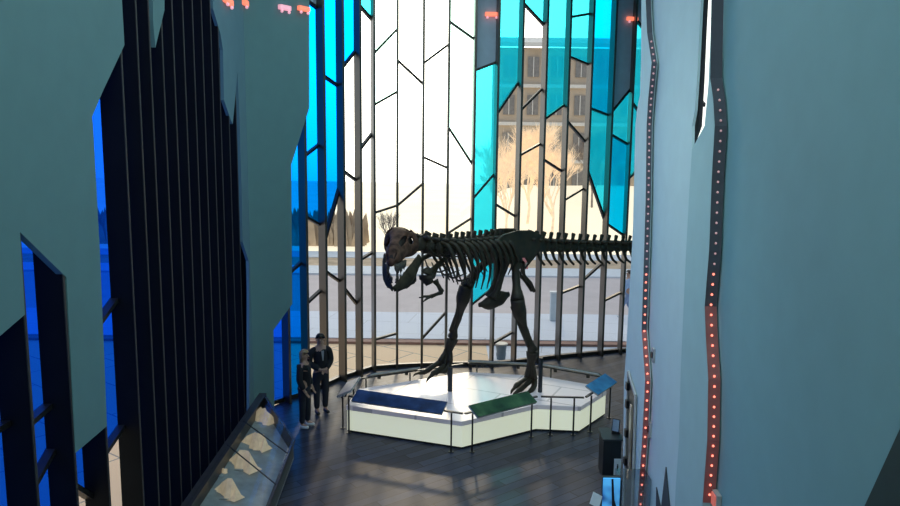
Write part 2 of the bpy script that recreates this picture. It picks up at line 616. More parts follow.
MB().bar(p1, p2, 0.12, 0.02, rn).build('glass_light', pmat('warm_door_glass', (0.35, 0.3, 0.24), 0.2, var=0.5, scale=4), d1)

# window slot in the right wall
SA, SB = RT(3, 0.42), RT(12, 0.42)
s1 = sroot('window_90', PL(703, 60, SA, SB))
MB().add([PL(690, 160, SA, SB), PL(690, -260, SA, SB), PL(722, -260, SA, SB), PL(722, 160, SA, SB)], [(0, 1, 2, 3)]).build('glass_pane', M_clear, s1, fix=False)
BA, BB = RT(3, 0.10), RT(12, 0.10)
MB().prism([PL(x, y, BA, BB) for x, y in ((694, -260), (705.6, -260), (705, 0), (703.4, 30), (701, 85), (698.6, 126), (692, 145), (688, 148), (688, 126), (692, 80))], rn * -.04).build('mullion', M_black, s1)
ga, gb_ = PL(699, 98, SA, SB), PL(705.5, 105, SA, SB)
MB().bar(ga + rn * .02, gb_ + rn * .02, .05, .04, rn).build('glazing_bar', M_black, s1)

# closing wall beyond the far end panel, behind everything
e0 = RT(11.55, -0.1)
e1, e2 = V((e0.x + .25, 11.55, 0)), V((5.62, 17.6, 0))


def vwall(name, a, b, mat, z0=0.0, z1=TOP, t=0.08):
    d = (b - a).normalized()
    n = V((d.y, -d.x, 0))
    return struct(MB().prism([V((a.x, a.y, z0)), V((b.x, b.y, z0)), V((b.x, b.y, z1)), V((a.x, a.y, z1))], n * t).build(name, mat))


vwall('wall_back_right', e1, e2, M_wallR)
vwall('wall_side_right', e2, V((5.98, 22.0, 0)), M_wallR)
vwall('wall_behind', V((LT(-3).x - .1, -3, 0)), V((RT(-3).x + .2, -3, 0)), M_wallR)
vwall('wall_right_near', RT(-3, .2), RT(4.2, .2), M_wallR)

# dark sloping stair side against the near right wall
A, B = RT(2, 0.13), RT(12, 0.13)
m = MB()
sp = [(868, 509), (900, 440), (1010, 205), (1010, 520), (980, 700), (790, 700)]
m.prism([PL(x, y, A, B) for x, y in sp], rn * 0.03)
struct(m.build('trim_1', pmat('dark_green_stringer', (0.03, 0.06, 0.055), 0.6, var=0.1)))

# dark sheets painting the shade of pointed notches, low on far right panel
A, B = RT(3, 0.008), RT(12, 0.008)
for n_, tri in ((2, [(666.5, 467), (671, 515), (661, 515)]), (3, [(657, 487), (663, 515), (656.5, 515)])):
    struct(MB().prism([PL(x, y, A, B) for x, y in tri], rn * 0.012).build('trim_%d' % n_, M_notchshade))

# ------------------------------------------------------------------ floor, ceiling
fl = [LT(-3) - ln * .5, RT(-3, .6), RT(11.4, .6), e2, V((5.98, base[-1].y, 0))]
fl += [base[i] for i in range(len(base) - 2, -1, -1)]
fl += [lb[i] for i in range(len(lb) - 1, -1, -1)]
me_floor = MB().prism([V((p.x, p.y, 0)) for p in fl], V((0, 0, -0.12)))
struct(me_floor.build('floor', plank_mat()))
struct(MB().prism([V((p.x, p.y, TOP)) for p in fl], V((0, 0, .15))).build('ceiling', M_ceil))
ledge = None

# ------------------------------------------------------------------ LED channels
M_led = pmat('red_led', (0.9, 0.2, 0.15), 0.4, var=0.0, emit=(1.0, 0.24, 0.16), es=2.2)
M_led2 = pmat('pale_led', (0.8, 0.5, 0.5), 0.4, var=0.0, emit=(1.0, 0.5, 0.5), es=0.3)
M_strip = pmat('led_channel', (0.10, 0.10, 0.12), 0.55, var=0.1)
M_stripr = pmat('red_glow_tinted_channel', (0.32, 0.14, 0.13), 0.5, var=0.15, emit=(0.9, 0.08, 0.05), es=0.03)  # glow of the red lamps is put into the channel colour


def led_strip(label, edge, offA, width, y0, ystep, group):
    """channel following the cut edge of a wall panel, its face turned to the hall's near end"""
    A, B = RT(3, offA), RT(12, offA)
    P = [PL(x, y, A, B) for x, y in edge]
    side = V((1, BR * 0, 0))
    root = thing('light_strip', label, 'light strip', P[-1], 'red light strips')
    along = V((BR, 1, 0)).normalized()

    def chan(Q, mat):
        m = MB()
        n = len(Q)
        vs = []
        for p in Q:
            vs += [p - along * .012, p - along * .012 + rn * -width]
        m.add(vs, [(2 * i, 2 * i + 1, 2 * i + 3, 2 * i + 2) for i in range(n - 1)])
        return m.build('channel', mat, root, fix=False)
    ys = [p[1] for p in edge]
    k = next((i for i, y in enumerate(ys) if y > 300), len(ys) - 2)
    chan(P[:k + 1], M_strip)
    chan(P[k:], M_stripr)
    # lamps
    y = y0
    while y < 512:
        for i in range(len(edge) - 1):
            (xa, ya), (xb, yb) = edge[i], edge[i + 1]
            if ya <= y < yb:
                t = (y - ya) / (yb - ya)
                p = P[i].lerp(P[i + 1], t) - along * .02 - rn * width * .5
                s = p.y / 9
                MB().ball(p, 0.014 * s ** .5, 8, 5).build('lamp', M_led if y > 270 else M_led2, root, smooth=True)
        y += ystep(y)


led_strip('narrow red light strip on the far right wall panel, beside the doorway',
          [(645.5, -200), (645.5, 0), (647, 33), (651.5, 63), (648, 100), (646.5, 126), (645.5, 200), (644, 253), (641.5, 330), (645, 380), (642, 440), (637.5, 506)], -0.10, 0.075, 42,
          lambda y: 6.3 + max(0, (y - 100) * .009), 'red light strips')
led_strip('wider red light strip on the nearer right wall panel',
          [(712.5, -200), (711.5, 0), (710, 78), (713, 100), (714.5, 126), (711.5, 180), (709, 250), (704.5, 306), (705.5, 335), (708, 379), (707, 440), (702.5, 502)], 0.0, 0.125, 90,
          lambda y: 10.2 - (0.5 if y > 400 else 0), 'red light strips')

# small red lamp boxes mounted high on solid panels
M_lampr = pmat('red_lamp_lens', (0.9, 0.3, 0.2), 0.4, var=0, emit=(1.0, 0.22, 0.12), es=1.1)
M_lampp = pmat('pink_lamp_lens', (0.9, 0.5, 0.6), 0.4, var=0, emit=(1.0, 0.45, 0.55), es=0.75)


def wall_lamp(px, py, A, B, label, w, lens, off=0.03):
    d = (V((B[0], B[1], 0)) - V((A[0], A[1], 0))).normalized()
    n = V((d.y, -d.x, 0))
    p = PL(px, py, A, B) + n * off
    r = thing('wall_lamp', label, 'lamp', p, 'small red lamps high on the walls')
    rot = Matrix((d, -n, V((0, 0, 1)))).transposed()
    MB().box(p, (w, .10, .10), rot).build('housing', lens, r, bevel=.01)
    for s in (-.33, .33):
        MB().ball(p + d * (s * w) + n * .03 - V((0, 0, .09)), .035, 8, 5).build('bulb', M_lampp, r, smooth=True)


wall_lamp(283, 8, L3A + o3, L3B + o3, 'pink lamp high on the left wall, left of the pair beside the glass', .30, M_lampp, .06)
wall_lamp(302, 9, L3A + o3, L3B + o3, 'red lamp high on the left wall right beside the cyan glass', .30, M_lampr, .06)
wall_lamp(225, 1, L2A, L2B, 'red lamp on the left wall strip, cut by the top of the picture', .5, M_lampr, .06)
wall_lamp(244.5, 4.5, L2A, L2B, 'red lamp at the fold of the left wall, second from left', .6, M_lampr, .06)
wall_lamp(491.5, 15, base[9], base[10], 'orange lamp on the slate panel in the middle of the glass wall', .36, M_lampr, .12)
wall_lamp(630, 19.5, base[15], base[16], 'orange lamp on the slate panel at the right end of the glass wall', .34, M_lampr, .12)

A, B = RT(3, .14), RT(12, .14)
p = PL(719.5, 500, A, B) + rn * .03  # red glow on the wall, given an added box and glowing face
r = thing('wall_lamp', 'red glow, built as a lit box, just below the end of the wider right light strip', 'lamp', p, 'small red lamps high on the walls')
del r['group']
d = (B - A).normalized()
rot = Matrix((d, rn, V((0, 0, 1)))).transposed()
MB().box(p, (.16, .05, .16), rot).build('housing', M_greysteel, r)
MB().box(p + rn * .03, (.12, .02, .13), rot).build('lens', pmat('dim_red_glow', (.6, .2, .18), .5, var=.1, emit=(1, .2, .12), es=.35), r)

# wall plates
for px, py, w, h, lab in ((654.3, 355, .05, .2, 'tall thin grey wall plate on the pale right wall, the upper one'), (650, 428, .1, .22, 'grey wall control on the pale right wall, the lower one beside the light strip')):
    A, B = RT(3, 0.01), RT(12, 0.01)
    p = PL(px, py, A, B) + rn * .012
    d = (B - A).normalized()
    rot = Matrix((d, rn, V((0, 0, 1)))).transposed()
    r = thing('wall_control', lab, 'wall control', p)
    MB().box(p, (w * 2.2, .03, h), rot).build('plate', M_greysteel, r, bevel=.005)
    MB().box(p + rn * .02, (w, .02, h * .4), rot).build('button', M_black, r)

# ------------------------------------------------------------------ plinth
PH = 0.6
pb = [G(347.5, 432), G(461.6, 449.5), G(535.5, 431), G(579, 433), G(604.8, 415.5)]
pt = [G(598, 386, PH), G(540, 376, PH), G(467, 372, PH), G(359, 389, PH)]
pl = [V((p.x, p.y, 0)) for p in pb + pt]
cx = sum((p for p in pl), V((0, 0, 0))) / len(pl)
pr = thing('display_plinth', 'large white faceted plinth with glowing sides under the dinosaur skeleton', 'plinth', V((cx.x, cx.y, 0)))


def inset(P, k):
    return [cx + (p - cx) * k for p in P]


def z3(P, z):
    return [V((p.x, p.y, z)) for p in P]


MB().prism(z3(inset(pl, .985), 0), V((0, 0, .05))).build('kick_base', M_black, pr)
n = len(pl)
for i in range(n):
    a, b = pl[i], pl[(i + 1) % n]
    d = (b - a).normalized()
    nn = V((d.y, -d.x, 0))
    if nn.dot(a - cx) < 0:
        nn = -nn
    MB().prism([V((a.x, a.y, .05)), V((b.x, b.y, .05)), V((b.x, b.y, PH - .1)), V((a.x, a.y, PH - .1))], -nn * .03).build('side_panel', M_pside, pr)


def plinth_top_mat():
    m, nt, b = nodes('frosted_white_tiles')
    tc = nt.nodes.new('ShaderNodeTexCoord')
    mp = nt.nodes.new('ShaderNodeMapping')
    mp.inputs['Rotation'].default_value = (0, 0, R(25))
    nt.links.new(tc.outputs['Object'], mp.inputs['Vector'])
    br = nt.nodes.new('ShaderNodeTexBrick')
    br.inputs['Scale'].default_value = 1
    br.inputs['Brick Width'].default_value = 2.2
    br.inputs['Row Height'].default_value = 1.1
    br.inputs['Mortar Size'].default_value = .025
    br.inputs['Color1'].default_value = (.64, .62, .66, 1)
    br.inputs['Color2'].default_value = (.58, .57, .61, 1)
    br.inputs['Mortar'].default_value = (.38, .38, .42, 1)
    nt.links.new(mp.outputs[0], br.inputs['Vector'])
    nt.links.new(br.outputs['Color'], b.inputs['Base Color'])
    b.inputs['Roughness'].default_value = .3
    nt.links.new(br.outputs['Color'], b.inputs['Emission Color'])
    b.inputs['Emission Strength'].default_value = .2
    return m


MB().prism(z3(inset(pl, 1.006), PH - .1), V((0, 0, .1))).build('top_slab', plinth_top_mat(), pr, bevel=.006)

# ------------------------------------------------------------------ reading rails around the plinth
RH = sum(z_at(G(x, y0), y1) for x, y0, y1 in ((451, 452, 413), (472, 452, 413), (550, 435, 397.5), (573, 435, 397.5), (349, 433, 397))) / 5

M_navy = graphic_mat('navy_map_print', [(0.008, 0.016, 0.045), (0.02, 0.05, 0.13), (0.06, 0.11, 0.25)], 3.5, 3)
M_green = graphic_mat('green_map_print', [(0.02, 0.05, 0.03), (0.05, 0.12, 0.055), (0.12, 0.24, 0.1)], 3, 3)
M_cyan = graphic_mat('bright_blue_map_print', [(0.02, 0.16, 0.42), (0.04, 0.3, 0.62), (0.12, 0.42, 0.75)], 3, 3)


def rail(label, rail_pts, post_pts, panel=None, mat=None, flip=1, w=.36):
    c = (rail_pts[0] + rail_pts[-1]) / 2
    r = thing('reading_rail', label, 'railing', V((c.x, c.y, 0)))
    for p in post_pts:
        q = MB()
        q.bar(V((p.x, p.y, 0)), V((p.x, p.y, RH)), .035, .035, V((1, 0, 0)))
        po = q.build('post', M_steel, r)
        MB().tube([V((p.x, p.y, 0)), V((p.x, p.y, .012))], .06, 12).build('foot_plate', M_steel, po)
    for i in range(len(rail_pts) - 1):
        MB().bar(z3([rail_pts[i]], RH)[0], z3([rail_pts[i + 1]], RH)[0], .05, .03, V((0, 0, 1))).build('top_rail', M_steel, r)
    if panel:
        a, b = panel
        d = (b - a).normalized()
        nn = V((d.y, -d.x, 0))
        if nn.dot((a + b) / 2 - cx) > 0:
            nn = -nn                      # towards the plinth
        lo, hi = RH - .02, RH + .13
        q = [V((a.x, a.y, lo)) - nn * w * .35, V((b.x, b.y, lo)) - nn * w * .35, V((b.x, b.y, hi)) + nn * w * .5, V((a.x, a.y, hi)) + nn * w * .5]
        up = (q[1] - q[0]).cross(q[3] - q[0]).normalized()
        if up.z < 0:
            up = -up
        MB().prism(q, -up * .035).build('panel_tray', M_greysteel, r)
        L = (b - a).length
        e = MB().prism([p + up * .004 for p in q], up * .006)
        e.build('graphic_panel', mat, r)
        # two grey brackets underneath
        for t in (.22, .78):
            s = a.lerp(b, t)
            MB().box(V((s.x, s.y, RH - .045)), (.08, .08, .07)).build('bracket', M_black, r)
    return r


f_ = {k: G(*k) for k in [(343, 428), (349, 433), (451, 452), (472, 452), (531, 437), (550, 435), (573, 435), (590, 432), (609, 418)]}
T = lambda x, y: V((G(x, y, RH).x, G(x, y, RH).y, 0))
rail('reading rail with navy blue map panel along the plinth front, left of the corner', [f_[(349, 433)], T(463, 413.5)], [f_[(349, 433)], f_[(451, 452)]], (T(354, 398), T(444, 411)), M_navy)
rail('reading rail with green map panel along the plinth front, right of the corner', [T(465, 413.5), T(537, 396.5)], [f_[(472, 452)], f_[(531, 437)]], (T(474, 414.5), T(533, 399.5)), M_green)
rail('short plain handrail on two posts before the notch of the plinth', [T(541, 396.5), T(584, 397.5)], [f_[(550, 435)], f_[(573, 435)]])
rail('reading rail with bright blue panel at the right end of the plinth', [T(586, 397), T(612, 380)], [f_[(590, 432)], f_[(609, 418)]], (T(593, 393), T(612, 380.5)), M_cyan)
rail('reading rail seen end-on at the left tip of the plinth', [T(342, 397.5), T(354, 380)], [f_[(343, 428)], T(353.5, 381)], (T(342.5, 396), T(352.5, 382)), M_navy)
RH -= .13
rail('grey-backed reading rail behind the plinth at left, below the raised foot', [T(357, 379), T(463, 364)], [T(366, 379), T(410, 373), T(448, 366.5)], (T(368, 377), T(417, 370)), M_navy)
rail('grey-backed reading rail behind the plinth in the middle, between the dinosaur legs', [T(468, 363.5), T(538, 366.5)], [T(477, 364), T(530, 366)], (T(469, 363), T(532, 366)), M_navy)
rail('grey-backed reading rail behind the plinth at right, sloping down to the blue panel', [T(542, 366.5), T(603, 377)], [T(551, 368), T(602, 377)], (T(543, 366.5), T(601, 376.7)), M_green)

# ------------------------------------------------------------------ the skeleton
H = V((1.45, 16.6, 0))
hd = V((-.72, -.69, 0)).normalized()
lf = V((-hd.y, hd.x, 0)) * -1.0
if lf.y > 0:
    lf = -lf
dn = thing('tyrannosaur_skeleton', 'mounted dark brown tyrannosaur skeleton striding on the glowing white plinth', 'dinosaur skeleton', V((H.x, H.y, PH)))


def catmull(P, n):
    out = []
    Q = [P[0] * 2 - P[1]] + P + [P[-1] * 2 - P[-2]]
    for i in range(1, len(Q) - 2):
        for k in range(n):
            t = k / n
            a, b, c, d = Q[i - 1], Q[i], Q[i + 1], Q[i + 2]
            out.append(.5 * ((2 * b) + (c - a) * t + (2 * a - 5 * b + 4 * c - d) * t * t + (3 * b - a - 3 * c + d) * t ** 3))
    out.append(P[-1])
    return out


def resample(P, step):
    out = [P[0].copy()]
    acc = 0
    for i in range(len(P) - 1):
        a, b = P[i], P[i + 1]
        L = (b - a).length
        pos = step - acc
        while pos <= L:
            out.append(a.lerp(b, pos / L))
            pos += step
        acc = (acc + L) % step if True else 0
        acc = L - (pos - step)
    return out


def bone(name, pts, rad, mat=M_bone, parent=None, n=9, flat=1.0, fdir=None, sub=5):
    P = catmull([V(p) for p in pts], sub)
    rr = []
    for i in range(len(P)):
        t = i / sub
        k = min(int(t), len(rad) - 2)
        u = t - k
        u = u * u * (3 - 2 * u)
        rr.append(rad[k] * (1 - u) + rad[k + 1] * u)
    m = MB()
    m.tube(P, rr, n, flat, fdir)
    for v in m.v:
        v += noise.noise_vector(v * 9) * 0.008
    return m.build(name, mat, parent or dn, smooth=True)


def vertebra(p, t, size, spine, back=.12, trans=.12, name='vertebra'):
    """centrum, neural spine leaning back, side processes"""
    t = t.normalized()
    side = t.cross(V((0, 0, 1))).normalized()
    up = side.cross(t).normalized()
    m = MB()
    r = size
    L = size * 1.15
    m.tube([p - t * L, p - t * L * .6, p, p + t * L * .6, p + t * L], [r, r * .95, r * .72, r * .95, r], 10)
    a = p + up * r * .5
    b = p + up * (r + spine) - t * back
    m.tube([a, a.lerp(b, .5), b.lerp(a, .12), b], [r * .62, r * .42, r * .5, r * .42], 8, .42, t)
    for s in (-1, 1):
        m.tube([p + up * r * .8, p + up * (r * 1.0) + side * s * (r + trans)], [r * .42, r * .26], 6)
        m.tube([p + up * r * .5 + t * L * .2, p + up * r * 1.1 + t * L * 1.2 + side * s * r * .5], [r * .3, r * .2], 6)
    for v in m.v:
        v += noise.noise_vector(v * 8) * 0.012
    return m.build(name, M_bone, dn, smooth=True)


# tail
tc_ = [W(527, 245, 16.75), W(545, 246, 17.15), W(586, 247, 18.0), W(632, 247, 18.9), W(648, 246, 19.25)]
tl = catmull(tc_, 12)
tv = resample(tl, .255)
for i, p in enumerate(tv):
    t = (tv[max(i - 1, 0)] - tv[min(i + 1, len(tv) - 1)])
    u = i / len(tv)
    vertebra(p, t, .155 - .03 * u, .20 - .03 * u, .05, .10)
    if i >= 1:
        dirn = -t.normalized()
        a = p - V((0, 0, .1)) + dirn * .1
        bone('chevron', [a, a + V((0, 0, -.20)) + dirn * .10, a + V((0, 0, -.36 + .06 * u)) + dirn * .28], [.045, .035, .03], n=7)

# trunk and neck
tr_pts = [W(500, 243, 16.4), W(485, 244, 15.95), W(467, 246, 15.5), W(450, 247, 15.1), W(434, 247, 14.85), W(419, 244, 14.7)]
tk = resample(catmull(tr_pts, 12), .2)
ndor = 0
for i, p in enumerate(tk):
    t = (tk[min(i + 1, len(tk) - 1)] - tk[max(i - 1, 0)])
    px = pix(p)[0]
    if px > 448:
        vertebra(p, t, .15, .17, .06, .12)
    else:
        vertebra(p, t, .17, .12, .05, .10, 'neck_vertebra')
        for s in (-1, 1):
            sd = t.normalized().cross(V((0, 0, 1)))
            a = p + sd * s * .14
            bone('neck_rib', [a, a - t.normalized() * .2 + V((0, 0, -.14)), a - t.normalized() * .42 + V((0, 0, -.2))], [.035, .025, .012], n=6)
# ribs
rib_src = resample(catmull(tr_pts[:5], 12), .185)
for i, p in enumerate(rib_src[1:12]):
    t = (rib_src[min(i + 2, len(rib_src) - 1)] - rib_src[i]).normalized()
    sd = t.cross(V((0, 0, 1))).normalized()
    u = i / 10
    ln_ = 1.02 * (1 - .35 * abs(u - .55) * 1.6)
    wd = .40 * (1 - .3 * u)
    for s in (-1, 1):
        a = p + V((0, 0, .10)) + sd * s * .08
        pts = [a, a + sd * s * wd * .75 + V((0, 0, -.06)) - t * .05, a + sd * s * wd * 1.05 + V((0, 0, -.34)) - t * .14,
               a + sd * s * wd * .95 + V((0, 0, -.68 * ln_)) - t * .24, a + sd * s * wd * .55 + V((0, 0, -1.05 * ln_)) - t * .30]
        bone('rib', pts, [.06, .055, .042, .028, .014], n=6, sub=4)
# sacrum and hip blades
for k in range(5):
    p = W(503 + 6 * k, 244, 16.45 + .08 * k)
    vertebra(p, hd, .12, .14, .02, .12, 'hip_vertebra')
for s in (-1, 1):
    off = lf * s * .24
    prof = [(-.78, 3.92), (-.62, 4.14), (-.3, 4.27), (.1, 4.30), (.42, 4.24), (.66, 4.06), (.74, 3.86), (.66, 3.66), (.48, 3.78), (.34, 3.62),
            (.22, 3.52), (.08, 3.66), (-.06, 3.66), (-.18, 3.5), (-.3, 3.62), (-.5, 3.78), (-.7, 3.72)]
    m = MB()
    m.prism([V((H.x, H.y, 0)) + hd * (a * (1.5 if a > 0 else 1.1)) + V((0, 0, z)) + off * (1.0 if z > 3.9 else 1.25) for a, z in prof], lf * s * .07)
    m.build('hip_blade', M_bone, dn, bevel=.025)

M_b = M_bone


def J(x, y, Y):
    return W(x, y, Y)


# pubis with boot, ischium
for s in (-1, 1):
    o = lf * s * .07
    bone('pubis', [J(503, 254, 16.5) + lf * s * .18, J(500, 272, 16.3) + o, J(495, 290, 16.1) + o, J(491, 297, 16.1) + o], [.12, .075, .075, .11])
    bone('ischium', [J(517, 262, 16.75) + lf * s * .15, J(522, 275, 16.95) + o, J(528, 282, 17.05) + o, J(533, 291, 17.15) + o * .5], [.07, .045, .04, .045])
bone('pubic_boot', [J(509, 294, 16.35), J(500, 298, 16.2), J(489, 303, 16.05), J(479, 305, 15.9)], [.06, .17, .16, .05], flat=.7, fdir=(0, 0, 1))

# near (left) leg
hipL = J(515, 259, 16.35)
kneeL = J(517.5, 300, 16.0)
ankL = J(532.5, 350, 16.25)
metL = J(531.5, 381, 16.35)
bone('thigh_bone', [hipL + lf * -.2 + V((0, 0, .05)), hipL + lf * .02, J(515.5, 272, 16.22), J(516.5, 286, 16.1), kneeL], [.15, .17, .09, .10, .165])
bone('shin_bone', [J(517.2, 299, 15.98), J(519, 311, 16.02), J(524, 327, 16.1), J(530, 342, 16.2), ankL], [.165, .17, .082, .072, .125])
bone('fibula', [J(513, 306, 15.98), J(519, 324, 16.02), J(529, 346, 16.2)], [.07, .04, .06])
for k, dx in enumerate((-3.2, 0.0, 3.2)):
    bone('foot_bone', [ankL + V((dx * .02, -.03, -.04)), J(531 + dx * .6, 364, 16.3), J(530.5 + dx * 1.3, 379, 16.35)], [.085, .05, .07])


def toe(pts, r, claw=True):
    bone('toe_bone', pts, [r] + [r * .95] * (len(pts) - 2) + [r * .62], n=8)
    for q in pts[1:-1]:
        pass
    a, b = V(pts[-2]), V(pts[-1])
    d = (b - a).normalized()
    bone('claw', [b - d * .02, b + d * .12 + V((0, 0, .0)), b + d * .2 + V((0, 0, -.05))], [r * .6, r * .42, .006], n=6)


toe([J(527, 379, 16.32), J(522, 382, 16.2), J(517, 385, 16.05), J(514.5, 388, 15.95)], .07)
toe([J(530.5, 380, 16.35), J(526, 384, 16.15), J(521, 388.5, 15.95), J(517, 391.5, 15.8)], .075)
toe([J(534.5, 380, 16.4), J(534, 386, 16.2), J(531, 391, 16.0), J(528.5, 392.5, 15.88)], .07)
# far (right) leg striding forward
hipR = J(498, 256, 17.0)
kneeR = J(466.5, 287, 16.55)
ankR = J(452.5, 337, 16.75)
bone('thigh_bone', [hipR + V((.25, -.2, .05)), hipR, J(486, 262, 16.85), J(475, 273, 16.7), kneeR], [.14, .16, .09, .10, .165])
bone('shin_bone', [J(466, 286.5, 16.5), J(463, 298, 16.52), J(460, 313, 16.6), J(455, 328, 16.7), ankR], [.165, .17, .082, .072, .125])
bone('fibula', [J(460, 292, 16.45), J(457, 312, 16.55), J(451, 331, 16.7)], [.07, .04, .06])
for k, (ex, ey) in enumerate(((440, 362), (444, 366), (450, 362))):
    bone('foot_bone', [ankR + V(((k - 1) * .06, 0, -.04)), J((452 + ex) / 2, (338 + ey) / 2, 16.7), J(ex, ey, 16.55)], [.085, .05, .07])
toe([J(440, 362, 16.55), J(432, 367, 16.45), J(426, 371.5, 16.35), J(420, 373, 16.25)], .065)
toe([J(444, 366, 16.5), J(438, 371, 16.35), J(434, 373, 16.25), J(431, 376, 16.15)], .068)
toe([J(450, 362, 16.6), J(448, 367, 16.5), J(445, 371, 16.42), J(442, 372, 16.35)], .065)

# shoulder and arms
bone('shoulder_blade', [J(455, 251, 15.2), J(446, 258, 15.05), J(437, 266, 14.85), J(431, 275, 14.7)], [.07, .055, .07, .13], flat=.5)
bone('coracoid', [J(431, 269, 14.65), J(427, 276, 14.6), J(430, 284, 14.55)], [.10, .18, .10], flat=.6)
bone('shoulder_blade', [J(438, 251, 15.5), J(424, 258, 15.35), J(416, 266, 15.2)], [.06, .05, .09], flat=.5)


def arm(ps, Y):
    sh, el, wr, f1, f2 = ps
    bone('upper_arm', [J(*sh, Y), J((sh[0] + el[0]) / 2, (sh[1] + el[1]) / 2, Y - .02), J(*el, Y)], [.07, .042, .055])
    for k in (-.6, .6):
        bone('forearm', [J(el[0], el[1] + k, Y), J((el[0] + wr[0]) / 2, (el[1] + wr[1]) / 2 + k, Y - .08), J(wr[0], wr[1] + k, Y - .15)], [.04, .027, .035], n=7)
    for q in (f1, f2):
        bone('finger', [J(*wr, Y - .15), J((wr[0] + q[0]) / 2, (wr[1] + q[1]) / 2 - .6, Y - .22), J(*q, Y - .3)], [.034, .026, .012], n=7)


arm(((435, 280), (442, 292), (431, 296.5), (419, 297.5), (423, 302)), 14.6)
arm(((415, 268), (414, 281), (406, 287), (394, 291), (397, 292)), 14.95)

# lower trunk: slender belly ribs
for i in range(5):
    u = i / 4
    a = J(434 + 7 * i, 261 + 3 * i, 15.1 + .12 * i)
    bone('belly_rib', [a - lf * .3, a + V((0, 0, -.16)) + hd * .1, a + lf * .36 + V((0, 0, -.02))], [.014, .022, .012], n=6)

# skull ---------------------------------------------------------------
sax = V((-.13, -.99, 0)).normalized()
ssd = V((sax.y, -sax.x, 0))           # its right-hand/left-hand axis in plan
if ssd.x < 0:
    ssd = -ssd
S0 = V((-.97, 14.68, 0))
SL = 1.2
#      t     half width  top   bottom
prof = [(0.0, .27, 4.42, 3.98), (.07, .36, 4.50, 3.90), (.18, .37, 4.53, 3.92), (.30, .33, 4.50, 3.96), (.42, .26, 4.45, 3.94), (.55, .215, 4.40, 3.92),
        (.68, .185, 4.33, 3.90), (.80, .165, 4.25, 3.88), (.90, .14, 4.16, 3.88), (.97, .10, 4.06, 3.89), (1.0, .05, 3.99, 3.9)]
mm = 20
vs, fs = [], []
for (t, w, zt, zb) in prof:
    for k in range(mm):
        a = 2 * math.pi * k / mm
        ca, sa = math.cos(a), math.sin(a)
        e = .72
        x = (abs(ca) ** e) * (1 if ca >= 0 else -1)
        z = (abs(sa) ** e) * (1 if sa >= 0 else -1)
        ww = w * (1 - .30 * max(0, z))
        zz = (zt + zb) / 2 + z * (zt - zb) / 2
        # brow ridges above the eyes and horned orbit rim
        if .15 < t < .35 and z > .3:
            zz += .05 * abs(x)
        P = S0 + sax * (t * SL) + ssd * (x * ww) + V((0, 0, zz))
        P += noise.noise_vector(P * 7) * .045 + noise.noise_vector(P * 19) * .025
        vs.append(P)
skip = set()
for ring, kk in ((2, (2, 3, 7, 8)), (1, (3, 6)), (4, (1, 2, 8, 9)), (5, (1, 2, 8, 9)), (8, (1, 2, 8, 9)), (3, (0, 10))):
    for k in kk:
        skip.add((ring, k % mm))
for i in range(len(prof) - 1):
    for k in range(mm):
        if (i, k) in skip:
            continue
        k2 = (k + 1) % mm
        fs.append((i * mm + k, i * mm + k2, (i + 1) * mm + k2, (i + 1) * mm + k))
fs.append(tuple((len(prof) - 1) * mm + k for k in range(mm)))
sk = MB().add(vs, fs).build('skull', M_skull, dn, smooth=True)
sm = sk.modifiers.new('thickness', 'SOLIDIFY')
sm.thickness = .045
sm.offset = -1
ss_ = sk.modifiers.new('smooth', 'SUBSURF')
ss_.levels = ss_.render_levels = 1
cvs, cfs = [], []  # dark core added to keep sky from showing through the skull openings
for (t, w, zt, zb) in prof[:-1]:
    for k in range(10):
        a = 2 * math.pi * k / 10
        cvs.append(S0 + sax * (t * SL) + ssd * (w * .62 * math.cos(a)) + V((0, 0, (zt + zb) / 2 + .02 + math.sin(a) * (zt - zb) * .36)))
for i in range(len(prof) - 2):
    for k in range(10):
        cfs.append((i * 10 + k, i * 10 + (k + 1) % 10, (i + 1) * 10 + (k + 1) % 10, (i + 1) * 10 + k))
cfs += [tuple(range(10))[::-1], tuple((len(prof) - 2) * 10 + k for k in range(10))]
MB().add(cvs, cfs).build('sky_block_core', pmat('dark_skull_inside', (.03, .02, .016), .8, var=.3), sk, smooth=True)
M_tooth = pmat('brown_tooth', (0.13, 0.10, 0.075), 0.35, var=.2)
for s in (-1, 1):
    for k in range(9):
        t = .50 + .055 * k
        j = max(i for i in range(len(prof)) if prof[i][0] <= t)
        j = min(j, len(prof) - 2)
        u = (t - prof[j][0]) / (prof[j + 1][0] - prof[j][0])
        w = prof[j][1] * (1 - u) + prof[j + 1][1] * u
        p = S0 + sax * (t * SL) + ssd * (s * w * .7) + V((0, 0, 3.92))
        ln_ = .2 + .05 * math.sin(k * 2.1) - (.05 if k < 2 else 0)
        MB().tube([p, p + V((0, 0, -ln_ * .6)) - sax * .01, p + V((0, 0, -ln_)) - sax * .04], [.032, .026, .004], 7).build('tooth', M_tooth, sk, smooth=True)
